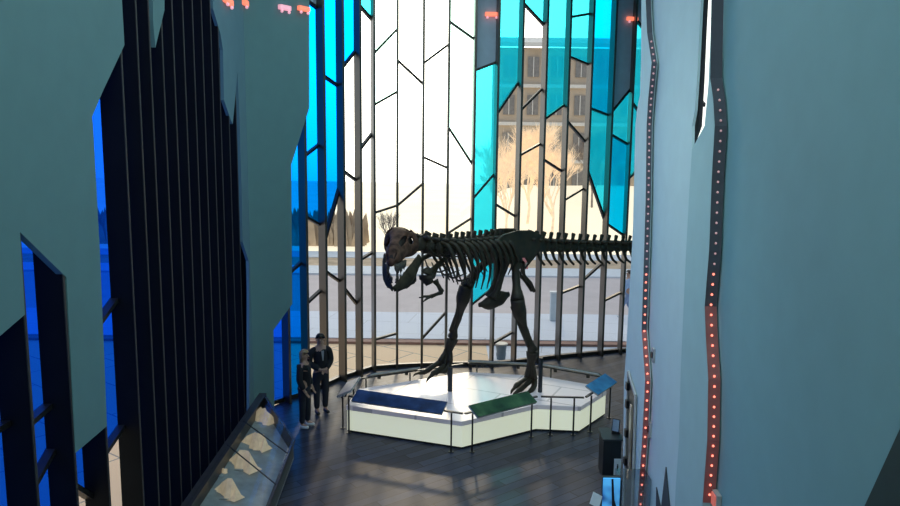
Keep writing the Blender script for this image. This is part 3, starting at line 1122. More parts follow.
# lower jaw: two deep blades meeting at the chin, hanging wide open
jt = S0 + sax * (.78 * SL) + V((0, 0, 3.40))
m = MB()
jl = []
for s in (-1, 1):
    a = S0 + sax * (.06 * SL) + ssd * (s * .36) + V((0, 0, 3.92))
    pts = [a, a.lerp(jt, .3) + ssd * s * .05 + V((0, 0, -.04)), a.lerp(jt, .62) + ssd * s * .06 + V((0, 0, -.05)), a.lerp(jt, .88) + ssd * s * .045 + V((0, 0, -.01)), jt + ssd * s * .015]
    P = catmull(pts, 5)
    rr = []
    for i in range(len(P)):
        u = i / (len(P) - 1)
        rr.append(.06 + .10 * math.sin(math.pi * min(1, u * 1.25)) * (1 if u < .8 else .8) + .02 * (1 - u))
    m.tube(P, rr, 9, .38, V((0, 0, 1)))
    jl.append(P)
for v in m.v:
    v += noise.noise_vector(v * 8) * .012
jw = m.build('lower_jaw', M_jaw, dn, smooth=True)
for P in jl:
    for k in range(10, 20, 2):
        p = P[k] + V((0, 0, .09))
        MB().tube([p, p + V((0, 0, .07)) - sax * .03, p + V((0, 0, .11)) - sax * .07], [.026, .02, .003], 7).build('tooth', M_tooth, jw, smooth=True)
# steel posts
pL, pR = G(540, 392, PH), G(450, 391, PH)
MB().tube([pL, V((pL.x, pL.y, ankL.z - .1))], .05, 10).build('support_post', M_steel, dn)
MB().tube([pR, V((pR.x, pR.y, ankR.z - .5))], .055, 10).build('support_post', M_steel, dn)


# ------------------------------------------------------------------ people
def person(name, label, foot, face, height, pose, hair, top, legs, shoe, skin, group=None, hairlong=False):
    k = height / 1.75
    rz = Matrix.Rotation(face, 3, 'Z')
    root = thing('person', label, 'person', foot)
    T_ = lambda x, y, z: V(foot) + rz @ (V((x, y, z)) * k)       # local: x right, y forward

    def skin_mesh(nm, verts, edges, rad, mat, parent, sub=2, rootv=0):
        me = bpy.data.meshes.new(nm)
        me.from_pydata([T_(*v) - ORG[parent] for v in verts], edges, [])
        o = bpy.data.objects.new(nm, me)
        C.objects.link(o)
        o.parent = parent
        ORG[o] = ORG[parent]
        me.materials.append(mat)
        md = o.modifiers.new('skin', 'SKIN')
        md.use_smooth_shade = True
        lay = me.skin_vertices[0].data
        for i, r in enumerate(rad):
            rr = r if isinstance(r, tuple) else (r, r)
            lay[i].radius = (rr[0] * k, rr[1] * k)
            lay[i].use_root = (i == rootv)
        s = o.modifiers.new('smooth', 'SUBSURF')
        s.levels = s.render_levels = sub
        return o
    P = pose
    # one continuous body
    v = [(0, 0, .95), (0, 0, 1.12), (0, .01, 1.32), (0, 0, 1.46), (0, .01, 1.54), (0, .02, 1.62), (0, .02, 1.70)]
    r = [.13, .12, .14, .075, .052, .085, .07]
    e = [(i, i + 1) for i in range(6)]
    for s in (-1, 1):
        n0 = len(v)
        v += [(s * .10, 0, .88), (s * (.10), P['knee'][0 if s < 0 else 1], .48), (s * .10, P['ank'][0 if s < 0 else 1], .09), (s * .115, P['ank'][0 if s < 0 else 1] + .16, .035)]
        r += [.085, .055, .04, .035]
        e += [(0, n0), (n0, n0 + 1), (n0 + 1, n0 + 2), (n0 + 2, n0 + 3)]
        n1 = len(v)
        sh, el, wr, hn = P['arm'][0 if s < 0 else 1]
        v += [sh, el, wr, hn]
        r += [.06, .042, .03, .034]
        e += [(3, n1), (n1, n1 + 1), (n1 + 1, n1 + 2), (n1 + 2, n1 + 3)]
        # five fingers
        d = (V(hn) - V(wr)).normalized()
        sd = d.cross(V((0, 1, 0.2))).normalized()
        for q, fl_ in zip((-.026, -.009, .009, .026), (.06, .075, .08, .066)):
            i0 = len(v)
            a = V(hn) + sd * q + d * .02
            b = a + d * fl_ * .55 + V((0, .006, 0))
            c_ = b + d * fl_ * .4 + V((0, .02, -.01))
            v += [tuple(a), tuple(b), tuple(c_)]
            r += [.010, .009, .008]
            e += [(n1 + 3, i0), (i0, i0 + 1), (i0 + 1, i0 + 2)]
        i0 = len(v)
        a = V(wr) + d * .03 + sd * -.03 * s
        b = a + d * .04 + sd * -.025 * s
        v += [tuple(a), tuple(b)]
        r += [.012, .010]
        e += [(n1 + 2, i0), (i0, i0 + 1)]
    body = skin_mesh('body', v, e, r, skin, root)
    # clothing follows the body
    cv = [(0, 0, .90), (0, 0, 1.10), (0, .01, 1.32), (0, 0, 1.44), (0, -.01, 1.50)]
    cr_ = [(.17, .135), (.155, .135), (.18, .15), (.10, .10), (.07, .07)]
    ce = [(0, 1), (1, 2), (2, 3), (3, 4)]
    for s in (-1, 1):
        sh, el, wr, hn = P['arm'][0 if s < 0 else 1]
        n1 = len(cv)
        cv += [sh, el, tuple(V(el).lerp(V(wr), .93))]
        cr_ += [.08, .078, .066]
        ce += [(3, n1), (n1, n1 + 1), (n1 + 1, n1 + 2)]
    skin_mesh('jacket', cv, ce, cr_, top, root)
    tv_ = [(0, 0, 1.0), (0, 0, .93)]
    tr_ = [(.155, .125), (.155, .13)]
    te = [(0, 1)]
    for s in (-1, 1):
        n1 = len(tv_)
        tv_ += [(s * .10, 0, .82), (s * .10, P['knee'][0 if s < 0 else 1], .48), (s * .10, P['ank'][0 if s < 0 else 1], .10)]
        tr_ += [.10, .075, .065]
        te += [(1, n1), (n1, n1 + 1), (n1 + 1, n1 + 2)]
    skin_mesh('trousers', tv_, te, tr_, legs, root)
    for s in (-1, 1):
        ay = P['ank'][0 if s < 0 else 1]
        skin_mesh('shoe', [(s * .10, ay - .05, .05), (s * .105, ay + .06, .05), (s * .115, ay + .17, .04)], [(0, 1), (1, 2)], [(.05, .05), (.052, .048), (.04, .035)], shoe, root)
    # face
    hd_ = P.get('head', 0)
    hr = Matrix.Rotation(hd_, 3, 'Z')

    def HP(x, y, z):
        q = hr @ V((x, y, 0))
        return T_(q.x, q.y + .02, z)
    m = MB()
    m.tube([HP(0, .075, 1.665), HP(0, .105, 1.635), HP(0, .085, 1.622)], [.010 * k, .018 * k, .012 * k], 7)
    m.build('nose', skin, body, smooth=True)
    for s in (-1, 1):
        MB().ball(HP(s * .033, .083, 1.668), .011 * k, 8, 5).build('eye', M_black, body, smooth=True)
        MB().ball(HP(s * .088, .0, 1.645), (.014 * k, .02 * k, .032 * k), 8, 5).build('ear', skin, body, smooth=True)
    MB().tube([HP(-.025, .086, 1.588), HP(0, .093, 1.586), HP(.025, .086, 1.588)], .007 * k, 6).build('mouth', pmat('lips', (.25, .1, .09), .5), body, smooth=True)
    m = MB()
    vs, fs = [], []
    seg, rg = 16, 8
    for i in range(rg + 1):
        for j in range(seg):
            th = 2 * math.pi * j / seg
            front = math.sin(th)
            lim = 1.15 if front > .35 else (2.05 if hairlong else 1.75)
            if front > .1 and front <= .35:
                lim = 1.5
            ph = lim * i / rg
            x, y, z = math.sin(ph) * math.cos(th) * .105, math.sin(ph) * math.sin(th) * .115 - .012, math.cos(ph) * .12
            if hairlong and front <= .35 and i == rg:
                z -= .17
                x *= 1.05
            vs.append(HP(x, y, 1.672 + z))
    for i in range(rg):
        for j in range(seg):
            j2 = (j + 1) % seg
            fs.append((i * seg + j, i * seg + j2, (i + 1) * seg + j2, (i + 1) * seg + j))
    hh = m.add(vs, fs).build('hair', hair, root, smooth=True)
    sd_ = hh.modifiers.new('thickness', 'SOLIDIFY')
    sd_.thickness = .015
    return root, T_


SK = pmat('skin', (.42, .25, .18), .55, var=.05)
DK = pmat('black_cloth', (.012, .013, .018), .85, var=.2)
DN = pmat('dark_denim', (.014, .018, .03), .85, var=.2)
clasp = {'arm': ([(-.20, 0, 1.42), (-.25, -.02, 1.14), (-.06, .19, 1.02), (-.01, .22, 1.0)], [(.20, 0, 1.42), (.25, -.02, 1.14), (.06, .19, 1.02), (.01, .23, 1.01)]),
         'knee': (.03, .02), 'ank': (0, .02), 'head': R(-20)}
relax = {'arm': ([(-.18, 0, 1.41), (-.22, -.02, 1.14), (-.2, .08, .9), (-.19, .12, .83)], [(.18, 0, 1.41), (.22, -.01, 1.14), (.2, .10, .91), (.18, .14, .84)]),
         'knee': (.03, .0), 'ank': (.02, -.02), 'head': R(-5)}
walk = {'arm': ([(-.2, 0, 1.42), (-.24, .1, 1.16), (-.22, .26, .98), (-.21, .31, .93)], [(.2, 0, 1.42), (.24, -.12, 1.16), (.23, -.1, .92), (.22, -.08, .85)]),
        'knee': (.18, -.02), 'ank': (.22, -.28), 'head': 0}
gm = G(321, 412.5)
man, TM = person('person', 'tall man in a dark jacket, hands clasped, standing by the blue glass', V((gm.x, gm.y, 0)), R(-150), 1.86, clasp,
                 pmat('black_hair', (.01, .008, .007), .5, var=.2), DK, DN, M_black, SK)
# pale shirt front and lanyard card
MB().prism([TM(-.03, .145, 1.43), TM(.03, .145, 1.43), TM(.012, .17, 1.22), TM(-.012, .17, 1.22)], (TM(0, 1, 0) - TM(0, 0, 0)) * .008).build('shirt_front', pmat('grey_shirt', (.3, .32, .34), .7), man)
gw = G(305, 427)
woman, TW = person('person', 'blonde woman in dark clothes and white shoes, left of the tall man', V((gw.x, gw.y, 0)), R(-105), 1.73, relax,
                   pmat('blond_hair', (.30, .2, .11), .5, var=.3, scale=20), DK, DN, M_white, SK, hairlong=True)
go = W(626.0, 316.5, 25.9)
go = G(627.0, 317)
ped, TP = person('person', 'passer-by in a blue shirt and jeans outside beyond the glass at right', V((go.x, go.y, 0)), R(80), 1.75, walk,
                 pmat('brown_hair', (.04, .022, .015), .5, var=.2), pmat('blue_shirt', (.3, .42, .62), .8, var=.1), pmat('blue_jeans', (.2, .27, .42), .8, var=.1), M_white, SK)

# ------------------------------------------------------------------ left display case
ca, cb, cc, cd = V((-3.98, 15.35, .9)), V((-2.9, 13.3, .72)), V((-2.62, 10.0, .72)), V((-3.72, 10.0, .92))
ce_ = V((-3.46, 7.6, .92))
q = [W(263, 393, 15.3), W(293.5, 439, 13.25), W(262, 520, 10.3), W(176, 520, 9.9)]
cr0 = thing('display_case', 'long low glass display case with pointed end along the dark left wall', 'display case', V((-3.3, 12.5, 0)))
m = MB()
cen = sum(q, V((0, 0, 0))) / 4
bot = [V((cen.x + (p.x - cen.x) * .8, cen.y + (p.y - cen.y) * .85, .0)) for p in q]
m.prism(bot, V((0, 0, .12))).build('base', M_black, cr0)
tray = [V((p.x, p.y, p.z - .40)) for p in q]
m = MB()
m.add(tray + [V((p.x, p.y, p.z - .34)) for p in q], [(0, 1, 2, 3), (4, 7, 6, 5), (0, 4, 5, 1), (1, 5, 6, 2), (2, 6, 7, 3), (3, 7, 4, 0)]).build('bed', M_casebed, cr0)
m = MB()
for i in range(4):
    a, b = q[i], q[(i + 1) % 4]
    w_ = .16 if i == 3 else .05
    ctr = (cen - (a + b) / 2)
    m.bar(a - V((0, 0, .03)), b - V((0, 0, .03)), w_, .06, V((0, 0, 1)))
m.build('frame', M_caseframe, cr0)
for i in range(4):
    a, b = q[i], q[(i + 1) % 4]
    if i == 3:
        MB().prism([a, b, b - V((0, 0, .4)), a - V((0, 0, .4))], V((-.02, 0, 0))).build('back_panel', M_caseframe, cr0)
    else:
        MB().prism([a - V((0, 0, .05)), b - V((0, 0, .05)), b - V((0, 0, .4)), a - V((0, 0, .4))], (cen - (a + b) / 2).normalized() * .015).build('side_skirt', pmat('case_skirt', (.09, .1, .1), .5, var=.1), cr0)
nrm = (q[1] - q[0]).cross(q[2] - q[0]).normalized()
js = [(0.28, .27), (.56, .55)]
lid = MB().add([p + V((0, 0, .005)) for p in q], [(0, 1, 2, 3)]).build('glass_lid', M_caseglass, cr0, fix=False)
for (u, w_) in ((.36, .22), (.66, .62)):
    a = q[0].lerp(q[3], u * .7 + .05)
    b = q[1].lerp(q[2], w_)
    MB().bar(a + V((0, 0, .006)), b + V((0, 0, .006)), .02, .012, V((0, 0, 1))).build('lid_joint', M_black, lid)


def fossil(name, label, x, y, Y, size, kind):
    p = W(x, y, Y)
    # settle on the bed below this point
    t = (p - q[0])
    nb = (q[1] - q[0]).cross(q[3] - q[0])
    zt = q[0].z - (nb.x * (p.x - q[0].x) + nb.y * (p.y - q[0].y)) / nb.z
    z0 = zt - .335
    d = (EYE - p).normalized()
    # slide along the sight line down to the bed
    s = (p.z - z0) / d.z
    p = p - d * s
    zt = q[0].z - (nb.x * (p.x - q[0].x) + nb.y * (p.y - q[0].y)) / nb.z
    p.z = zt - .338
    r = thing(name, label, 'fossil', p, 'fossils in the display case')
    m = MB()
    rnd = random.Random(int(x * 7 + y))
    n = 7
    # broken upright slab with ridged crest: tilted face towards the hall
    rx = V((.8, -.6, 0))
    ry = V((.6, .8, 0))
    crest, foot_f, foot_b = [], [], []
    for k in range(n):
        u = k / (n - 1) * 2 - 1
        hh = size * (1.05 - .55 * abs(u) ** 1.5) * rnd.uniform(.75, 1.1)
        crest.append(p + rx * (u * size * .75) + ry * (.05 * rnd.uniform(-1, 1)) + V((0, 0, max(.05, min(hh, .3)))))
        foot_f.append(p + rx * (u * size) - ry * (size * rnd.uniform(.3, .6)))
        foot_b.append(p + rx * (u * size) + ry * size * .35)
    fs = []
    for k in range(n - 1):
        fs += [(k, k + 1, n + k + 1, n + k), (2 * n + k, 2 * n + k + 1, k + 1, k)]
    fs += [tuple(range(n, 2 * n)) + tuple(range(3 * n - 1, 2 * n - 1, -1)), (0, n, 2 * n), (n - 1, 3 * n - 1, 2 * n - 1)]
    m.add(crest + foot_f + foot_b, fs)
    for v in m.v:
        v += noise.noise_vector(v * 11) * .012
        v.z = max(v.z, p.z)
    m.build('cast', M_cream, r)
    MB().box(p + V((size * .1, -.17, .012)), (size * .9, .07, .02)).build('caption_block', M_casebed, r)
    return r


fossil('fossil', 'small rounded cream lump in place of a lamp reflection at the pointed tip of the display case', 262.5, 406, 14.6, .14, 'lump')  # added lump stands in for a small whitish lamp reflection
fossil('fossil', 'tan angular fossil slab near the tip of the display case, second from the tip', 263, 422, 13.9, .32, 'fan')
fossil('fossil', 'pale triangular fossil in the middle of the display case, third from the tip', 257, 447, 13.0, .33, 'fan')
fossil('fossil', 'large fan-shaped cream fossil in the display case, fourth from the tip', 244, 467, 12.2, .36, 'fan')
fossil('fossil', 'cream fossil nearest the bottom of the picture in the display case', 229, 495, 11.2, .3, 'fan')
fossil('fossil', 'tiny pale fossil by the back edge of the case, beside the big fan', 224, 473, 11.9, .08, 'lump')

# ------------------------------------------------------------------ right side exhibits
bx = G(609, 477)
bx = V((2.82, 13.0, 0))
b0 = W(609, 470, 13.1)
b0 = V((b0.x, 13.1, 0))
lb_ = thing('litter_bin', 'black square litter bin with sloping lid beside the far right wall', 'bin', b0)
m = MB()
hgt = z_at(b0, 434)
m.add([b0 + V((x, y, 0)) for x, y in ((-.17, -.2), (.17, -.2), (.17, .2), (-.17, .2))] + [b0 + V((x, y, z)) for x, y, z in ((-.17, -.2, hgt - .06), (.17, -.2, hgt - .06), (.17, .2, hgt), (-.17, .2, hgt))],
      [(3, 2, 1, 0), (4, 5, 6, 7), (0, 1, 5, 4), (1, 2, 6, 5), (2, 3, 7, 6), (3, 0, 4, 7)])
m.build('bin_body', M_black, lb_, bevel=.01)
m = MB()
m.add([b0 + V((x, y, z)) for x, y, z in ((-.19, -.22, hgt - .05), (.19, -.22, hgt - .05), (.19, .22, hgt + .01), (-.19, .22, hgt + .01))] + [b0 + V((x, y, z)) for x, y, z in ((-.19, -.22, hgt - .02), (.19, -.22, hgt - .02), (.19, .22, hgt + .04), (-.19, .22, hgt + .04))],
      [(3, 2, 1, 0), (4, 5, 6, 7), (0, 1, 5, 4), (1, 2, 6, 5), (2, 3, 7, 6), (3, 0, 4, 7)])
m.build('lid', pmat('dark_bin_lid', (.03, .032, .036), .35, var=.1), lb_)
sh_ = thing('sign_holder', 'small clear upright sign holder standing on the black bin', 'sign', b0 + V((.1, .02, hgt + .03)))
sp_ = b0 + V((.1, .02, hgt + .025))
rotS = Matrix.Rotation(R(-35), 3, 'Z') @ Matrix.Rotation(R(-8), 3, 'X')
MB().box(sp_ + V((0, 0, .008)), (.16, .09, .015)).build('base', M_black, sh_)
MB().box(sp_ + V((0, .0, .14)), (.15, .012, .25), rotS).build('frame', M_black, sh_)
MB().box(sp_ + V((0, .0, .14)) + rotS @ V((0, -.01, 0)), (.125, .008, .22), rotS).build('card', pmat('pale_sign_card', (.32, .4, .46), .3, var=.1), sh_)
# white pictogram placard fixed to the bin front
pc = b0 + V((.10, -.235, z_at(V((b0.x, b0.y - .24, 0)), 467)))
plq = thing('placard', 'white placard with a small dark figure sign leaning on the black bin', 'sign', pc + V((0, 0, -.17)))
MB().box(pc, (.13, .015, .32)).build('board', M_white, plq)
m = MB()
m.ball(pc + V((0, -.012, .045)), (.014, .004, .016), 8, 5)
m.box(pc + V((0, -.01, .0)), (.03, .006, .05))
m.box(pc + V((0, -.01, -.045)), (.018, .006, .05))
m.build('symbol', M_black, plq)

# video exhibit with clear case in the corner
EY = 9.55
vx = V((2.34, EY, 0))
zt = z_at(vx, 479.5)
ve = thing('video_exhibit', 'clear-cased video exhibit with a bright blue screen at the foot of the right wall', 'exhibit', vx)
MB().box(V((2.33, EY + .2, .25)), (.6, .38, .5)).build('pedestal', M_caseframe, ve)
xa, xb = W(603.5, 490, EY).x, W(620.5, 490, EY).x
xc = W(651, 490, EY).x


def screen_mat():
    m, nt, b = nodes('blue_screen_picture')
    tc = nt.nodes.new('ShaderNodeTexCoord')
    wv = nt.nodes.new('ShaderNodeTexNoise')
    wv.inputs['Scale'].default_value = 2.2
    nt.links.new(tc.outputs['Object'], wv.inputs['Vector'])
    cr = nt.nodes.new('ShaderNodeValToRGB')
    cr.color_ramp.elements[0].color = (.01, .05, .2, 1)
    cr.color_ramp.elements[1].color = (.08, .4, .8, 1)
    cr.color_ramp.elements[0].position = .38
    cr.color_ramp.elements[1].position = .52
    nt.links.new(wv.outputs['Fac'], cr.inputs['Fac'])
    nt.links.new(cr.outputs['Color'], b.inputs['Base Color'])
    nt.links.new(cr.outputs['Color'], b.inputs['Emission Color'])
    b.inputs['Emission Strength'].default_value = .75
    return m


MB().box(V(((xa + xb) / 2, EY + .04, zt - .4)), (xb - xa, .03, .8)).build('screen', screen_mat(), ve)
MB().box(V(((xa + xb) / 2, EY + .07, zt - .4)), (xb - xa + .02, .03, .83)).build('screen_back', M_black, ve)
m = MB()
m.prism([V(W(611.5, 479, EY + .01)), V(W(613.5, 479, EY + .01)), V(W(614.5, 500, EY + .01)), V(W(618, 512, EY + .01)), V(W(612, 512, EY + .01))], V((0, .005, 0)))
m.build('screen_figure', M_black, ve)
gl_ = MB()
g0, g1 = V((xb, EY, zt - .85)), V((xc, EY + .36, zt))
gl_.add([V((x, y, z)) for x in (g0.x, g1.x) for y in (g0.y, g1.y) for z in (g0.z, g1.z)], [(0, 1, 3, 2), (4, 6, 7, 5), (0, 4, 5, 1), (2, 3, 7, 6), (1, 5, 7, 3)])
gl_.build('clear_case', glass_mat('grey_acrylic', (.72, .78, .8), (.5, .6, .65), .12, .06), ve)
MB().bar(V((xb + .005, EY, zt - .85)), V((xb + .005, EY, zt)), .02, .03, V((0, 1, 0))).build('case_edge', M_black, ve)
cp = W(596, 500, 9.35)
cpr = thing('caption_card', 'small tilted white caption card left of the blue screen', 'sign', cp + V((0, 0, -.1)))
MB().box(cp, (.14, .015, .17), Matrix.Rotation(R(28), 3, 'Y') @ Matrix.Rotation(R(-35), 3, 'X')).build('card', M_white, cpr)
MB().tube([cp + V((0, .03, -.02)), V((cp.x, cp.y + .05, .0))], .018, 8).build('stem', M_black, cpr)

# ------------------------------------------------------------------ outside
M_plaza = paving_mat('sun_tinted_paving', (.88, .63, .40), (.82, .58, .37), 2.4, 1.2, (.3, .27, .25), R(35), .02)  # warm sunlight is put into this paving colour
M_plaza2 = paving_mat('blue_grey_paving', (.64, .67, .74), (.60, .63, .71), 3.0, 1.5, (.42, .43, .46), R(10), .012)
M_road = pmat('grey_asphalt', (.56, .49, .48), .9, var=.06, scale=.8)
M_red = pmat('red_paver_band', (.28, .16, .13), .8, var=.15, scale=4)
M_curb = pmat('white_kerb', (.62, .66, .70), .8, var=.05)
M_tan = pmat('tan_verge', (.50, .38, .26), .9, var=.25, scale=1.2)
M_field = pmat('glare_tinted_dry_field', (.80, .68, .47), .95, var=.12, scale=.15, emit=(1, .88, .66), es=.75)  # emission stands in for hazy sun glare on the ground


def slab(name, x0, x1, y0, y1, mat, z=0.0, t=.1):
    o = MB().prism([V((x0, y0, z)), V((x1, y0, z)), V((x1, y1, z)), V((x0, y1, z))], V((0, 0, -t))).build(name, mat)
    return struct(o)


slab('ground_plaza', -60, 1.2, -10, 22.6, M_plaza, -.13)
slab('ground_plaza_shade_tint', 1.2, 60, -10, 22.6, M_plaza2, -.13)  # blue-grey paving on this half stands in for shade
slab('ground_band', -60, 60, 22.6, 23.0, M_red, -.05)
slab('ground_pavement', -60, 60, 23.0, 26.9, M_plaza2, -.03)
slab('ground_road', -60, 60, 26.9, 35.2, M_road, -.06)
slab('ground_kerb', -60, 60, 35.2, 37.6, M_curb, .02)
slab('ground_verge', -60, 60, 37.6, 40.6, M_tan, .0)
slab('ground_kerb_far', -60, 60, 40.6, 43.0, M_curb, .03)
# far field rises gently
n_ = 24
vs, fs = [], []
for i in range(n_ + 1):
    for j in range(n_ + 1):
        x = -170 + 340 * i / n_
        y = 43 + 100 * (j / n_) ** 1.6
        z = .03 + noise.noise(V((x * .03, y * .03, 0))) * .5 * min(1, (y - 43) / 20)
        vs.append(V((x, y, z)))
for i in range(n_):
    for j in range(n_):
        fs.append((i * (n_ + 1) + j, (i + 1) * (n_ + 1) + j, (i + 1) * (n_ + 1) + j + 1, i * (n_ + 1) + j + 1))
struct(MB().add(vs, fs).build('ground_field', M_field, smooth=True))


def bank(x, y):
    u = min(1, max(0, (y - 45) / 15))
    return 3.3 * u * min(1, max(0, (x - 1) / 4))


def gz(x, y):
    return bank(x, y) + .03 + noise.noise(V((x * .03, y * .03, 0))) * .5 * min(1, max(0, y - 43) / 20)


vs, fs = [], []
for i in range(21):
    for j in range(13):
        x, y = 1 + 1.75 * i, 45 + 3.0 * j
        vs.append(V((x, y, bank(x, y) + .04 + noise.noise(V((x * .2, y * .2, 3))) * .15 * min(1, j))))
for i in range(20):
    for j in range(12):
        fs.append((i * 13 + j, i * 13 + 13 + j, i * 13 + 14 + j, i * 13 + j + 1))
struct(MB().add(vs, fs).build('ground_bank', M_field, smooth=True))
# dry hedge bank at left
m = MB()
rnd = random.Random(3)
for i in range(900):
    x = -26 + 20.5 * rnd.random()
    y = 45 + 2.0 * rnd.random()
    h_ = 1.2 + 1.2 * rnd.random()
    a = V((x, y, 0))
    d = V((rnd.uniform(-.3, .3), rnd.uniform(-.3, .3), h_))
    w_ = .18 + .2 * rnd.random()
    s = V((w_, rnd.uniform(-.1, .1), 0))
    m.add([a - s, a + s, a + s * .8 + d * .6, a + d, a - s * .8 + d * .6], [(0, 1, 2, 3, 4)])
tag(m.build('grass_bank', M_tan, fix=False), 'bank of tall dry grass across the road behind the left mullions', 'grass', kind='stuff')

# brown building across the plaza
M_bld = pmat('brown_building_wall', (.52, .41, .30), .9, var=.12, scale=.5)
M_bldd = pmat('building_window_glass', (.22, .2, .18), .3, var=.2)
M_bldl = pmat('pale_building_trim', (.70, .66, .60), .8, var=.06)
BY = 62.0
bl, br2 = W(497, 100, BY).x, W(688, 100, BY).x
bz0, bz1 = 2.2, W(560, 48, BY).z
bd = thing('building', 'brown multi-storey building with pale ledges beyond the trees', 'building', V(((bl + br2) / 2, BY + 4, bz0)))
MB().box(V(((bl + br2) / 2, BY + 4, (bz0 + bz1) / 2)), (br2 - bl, 8, bz1 - bz0)).build('wall', M_bld, bd)
MB().prism([V((bl - .6, BY - .6, bz1)), V((br2 + .6, BY - .6, bz1)), V((br2 + .6, BY + 8.6, bz1 + 1.8)), V((bl - .6, BY + 8.6, bz1 + 1.8))], V((0, 0, .35))).build('roof', M_bldl, bd)
storey = (bz1 - bz0) / 4
for k in range(1, 4):
    MB().box(V(((bl + br2) / 2, BY - .1, bz0 + storey * k)), (br2 - bl, .3, .28)).build('ledge', M_bldl, bd)
nx = int((br2 - bl) / 2.0)
for k in range(4):
    for i in range(nx):
        x = bl + 1.0 + 2.0 * i
        z = bz0 + storey * k + storey * .5
        w_ = MB().box(V((x, BY - .06, z)), (.95, .12, storey * .52)).build('window', M_bldd, bd)
        MB().box(V((x, BY - .14, z)), (.07, .06, storey * .52)).build('window_bar', M_bldl, w_)

# bare trees
M_twig = pmat('backlit_glow_twig', (.8, .62, .42), .9, var=.25, scale=3, emit=(1, .82, .58), es=.38)  # backlight is put into the twigs as pale colour and emission
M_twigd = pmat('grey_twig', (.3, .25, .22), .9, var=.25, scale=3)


def tree(label, x, y, h_, seed, mat, spread=.5, depth=6):
    rnd = random.Random(seed)
    z0 = gz(x, y) - .1
    r = thing('bare_tree', label, 'tree', V((x, y, z0)), 'leafless trees outside')
    trunk, tw = MB(), MB()

    def grow(p, d, L, rad, lev):
        q_ = p + d * L
        mid = (p + q_) / 2 + V((rnd.uniform(-1, 1), rnd.uniform(-1, 1), 0)) * L * .06
        (trunk if lev < 2 else tw).tube([p, mid, q_], [rad, rad * .85, rad * .68], 5 if lev < 2 else 3)
        if lev >= depth:
            return
        for k in range(4 if lev > 0 else 5):
            a = rnd.uniform(0, 2 * math.pi)
            s = rnd.uniform(.25, 1.0) * spread
            nd_ = (d + V((math.cos(a) * s, math.sin(a) * s, rnd.uniform(0, .25)))).normalized()
            st = p.lerp(q_, rnd.uniform(.55, 1.0))
            grow(st, nd_, L * rnd.uniform(.66, .86), rad * .6, lev + 1)
    grow(V((x, y, z0)), V((0, 0, 1)), h_ * .26, h_ * .013, 0)
    trunk.build('trunk', mat, r, fix=False)
    tw.build('twigs', mat, r, fix=False)


tp = lambda px, py, Y: W(px, py, Y).x
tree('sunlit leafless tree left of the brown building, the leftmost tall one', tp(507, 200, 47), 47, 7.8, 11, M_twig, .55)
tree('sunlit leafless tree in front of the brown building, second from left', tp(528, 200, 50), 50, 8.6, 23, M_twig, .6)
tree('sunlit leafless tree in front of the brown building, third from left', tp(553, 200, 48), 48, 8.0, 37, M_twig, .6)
tree('grey leafless tree in front of the building behind turquoise glass at right', tp(592, 200, 54), 54, 7.0, 41, M_twigd, .6)
tree('thin small leafless sapling behind the dinosaur head', tp(387, 236, 40), 41.5, 3.8, 53, M_twigd, .5, 4)

# light grey bollard and drum planter, red parked sign board
gb = G(553, 319.5)
bo = thing('bollard', 'pale grey square bollard outside, right of the standing leg', 'bollard', V((gb.x, gb.y, -.03)))
MB().box(V((gb.x, gb.y, .48)), (.24, .24, 1.02)).build('post', pmat('pale_bollard', (.55, .6, .65), .6, var=.05), bo, bevel=.02)
MB().box(V((gb.x, gb.y, 1.02)), (.28, .28, .06)).build('cap', M_white, bo, bevel=.01)
gd = G(501.5, 356.5)
gd.y = max(gd.y, 21.1)
dr = thing('planter', 'round blue-grey outdoor drum just beyond the glass between the legs', 'planter', V((gd.x, gd.y, -.13)))
M_drum = pmat('blue_grey_drum', (.2, .26, .32), .5, var=.1)
MB().tube([V((gd.x, gd.y, -.13)), V((gd.x, gd.y, .05)), V((gd.x, gd.y, .1)), V((gd.x, gd.y, .32))], [.13, .15, .14, .17], 16).build('drum', M_drum, dr, smooth=False)
MB().tube([V((gd.x, gd.y, .32)), V((gd.x, gd.y, .36))], .19, 16).build('rim', M_greysteel, dr)
gs = W(523, 280, 34)
gs.z = 0
sg = thing('street_sign', 'red and white board across the road behind the hip of the skeleton', 'sign', V((gs.x, gs.y, -.06)))
z1_, z2_ = z_at(gs, 269), z_at(gs, 255)
MB().box(V((gs.x, gs.y, (z1_ + z2_) / 2)), (.45, .05, z2_ - z1_)).build('board', pmat('faded_red_board', (.55, .2, .2), .6, var=.1), sg)
MB().tube([V((gs.x, gs.y + .04, -.06)), V((gs.x, gs.y + .04, z2_))], .03, 8).build('pole', M_greysteel, sg)

# ------------------------------------------------------------------ light
w = bpy.data.worlds.new('world')
bpy.context.scene.world = w
w.use_nodes = True
nt = w.node_tree
nt.nodes.clear()
out = nt.nodes.new('ShaderNodeOutputWorld')
bg = nt.nodes.new('ShaderNodeBackground')
tc = nt.nodes.new('ShaderNodeTexCoord')
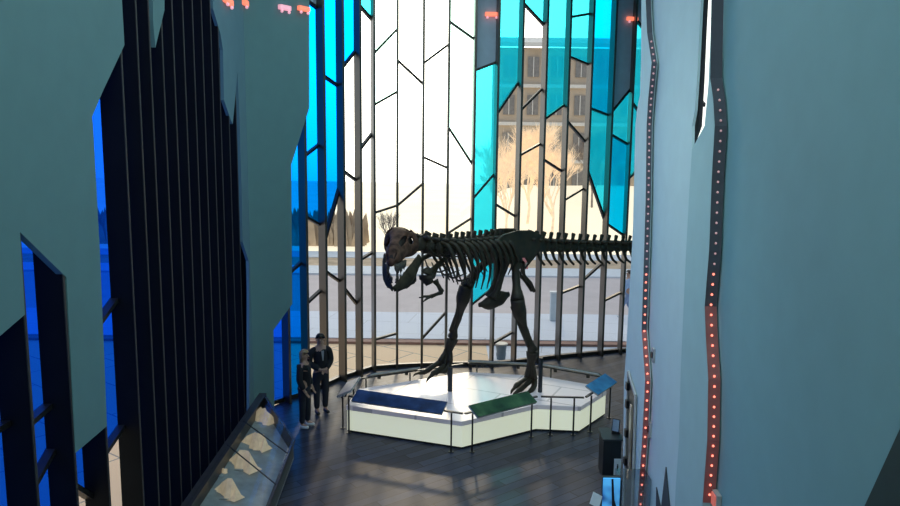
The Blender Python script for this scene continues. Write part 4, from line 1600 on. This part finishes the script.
# bright haze around the low sun, fading to pale blue overhead and aside
SUN = V((-.07, 1, .22)).normalized()
dt = nt.nodes.new('ShaderNodeVectorMath')
dt.operation = 'DOT_PRODUCT'
nt.links.new(tc.outputs['Generated'], dt.inputs[0])
dt.inputs[1].default_value = SUN
cr = nt.nodes.new('ShaderNodeValToRGB')
E = cr.color_ramp.elements
E[0].position, E[0].color = 0.0, (.085, .10, .12, 1)
E[1].position, E[1].color = 1.0, (1, .93, .78, 1)
e = E.new(.80); e.color = (.12, .135, .15, 1)
e = E.new(.955); e.color = (.30, .29, .26, 1)
e = E.new(.985); e.color = (.75, .70, .60, 1)
nt.links.new(dt.outputs['Value'], cr.inputs['Fac'])
nt.links.new(cr.outputs['Color'], bg.inputs['Color'])
bg.inputs['Strength'].default_value = 7.0
nt.links.new(bg.outputs[0], out.inputs['Surface'])


def lamp(name, kind, loc, energy, col, rot=None, **kw):
    l = bpy.data.lights.new(name, kind)
    l.energy = energy
    l.color = col
    for k_, v_ in kw.items():
        setattr(l, k_, v_)
    o = bpy.data.objects.new(name, l)
    o.location = loc
    if rot is not None:
        o.rotation_euler = rot
    C.objects.link(o)
    return o


s = lamp('sun', 'SUN', (0, 60, 30), .42, (1, .78, .52), angle=R(2))
sd = V((-.03, 1, .44)).normalized()
s.rotation_euler = sd.to_track_quat('Z', 'Y').to_euler()
# added fill lights under the unseen ceiling
lamp('ceiling_fill', 'AREA', (-.4, 6.5, TOP - .3), 150, (.75, .97, 1.0), (0, 0, 0), shape='RECTANGLE', size=4.5, size_y=6)
lamp('ceiling_fill_far', 'AREA', (.5, 14, TOP - .3), 170, (.7, .95, 1.0), (0, 0, 0), shape='RECTANGLE', size=5, size_y=6)

lamp('front_fill', 'AREA', (0, -2.0, 7.5), 120, (.8, .95, 1.0), (R(78), 0, 0), shape='RECTANGLE', size=4, size_y=2)  # unseen fill behind the camera, added to brighten surfaces facing it
sp1 = lamp('right_wall_fill_spot', 'SPOT', (-2.6, 8.5, 9.6), 540, (.66, .95, 1.0), spot_size=R(75), spot_blend=1.0, shadow_soft_size=.4)  # unseen spot above the view, added to brighten the right wall
sp1.rotation_euler = (V((-2.6, 8.5, 9.6)) - V((3.0, 10.2, 2.6))).to_track_quat('Z', 'Y').to_euler()
sc = bpy.context.scene
sc.view_settings.view_transform = 'Standard'
sc.view_settings.look = 'None'
sc.view_settings.exposure = 0
sc.cycles.max_bounces = 8
sc.cycles.transparent_max_bounces = 24
sc.cycles.sample_clamp_indirect = 6
sc.cycles.use_denoising = True
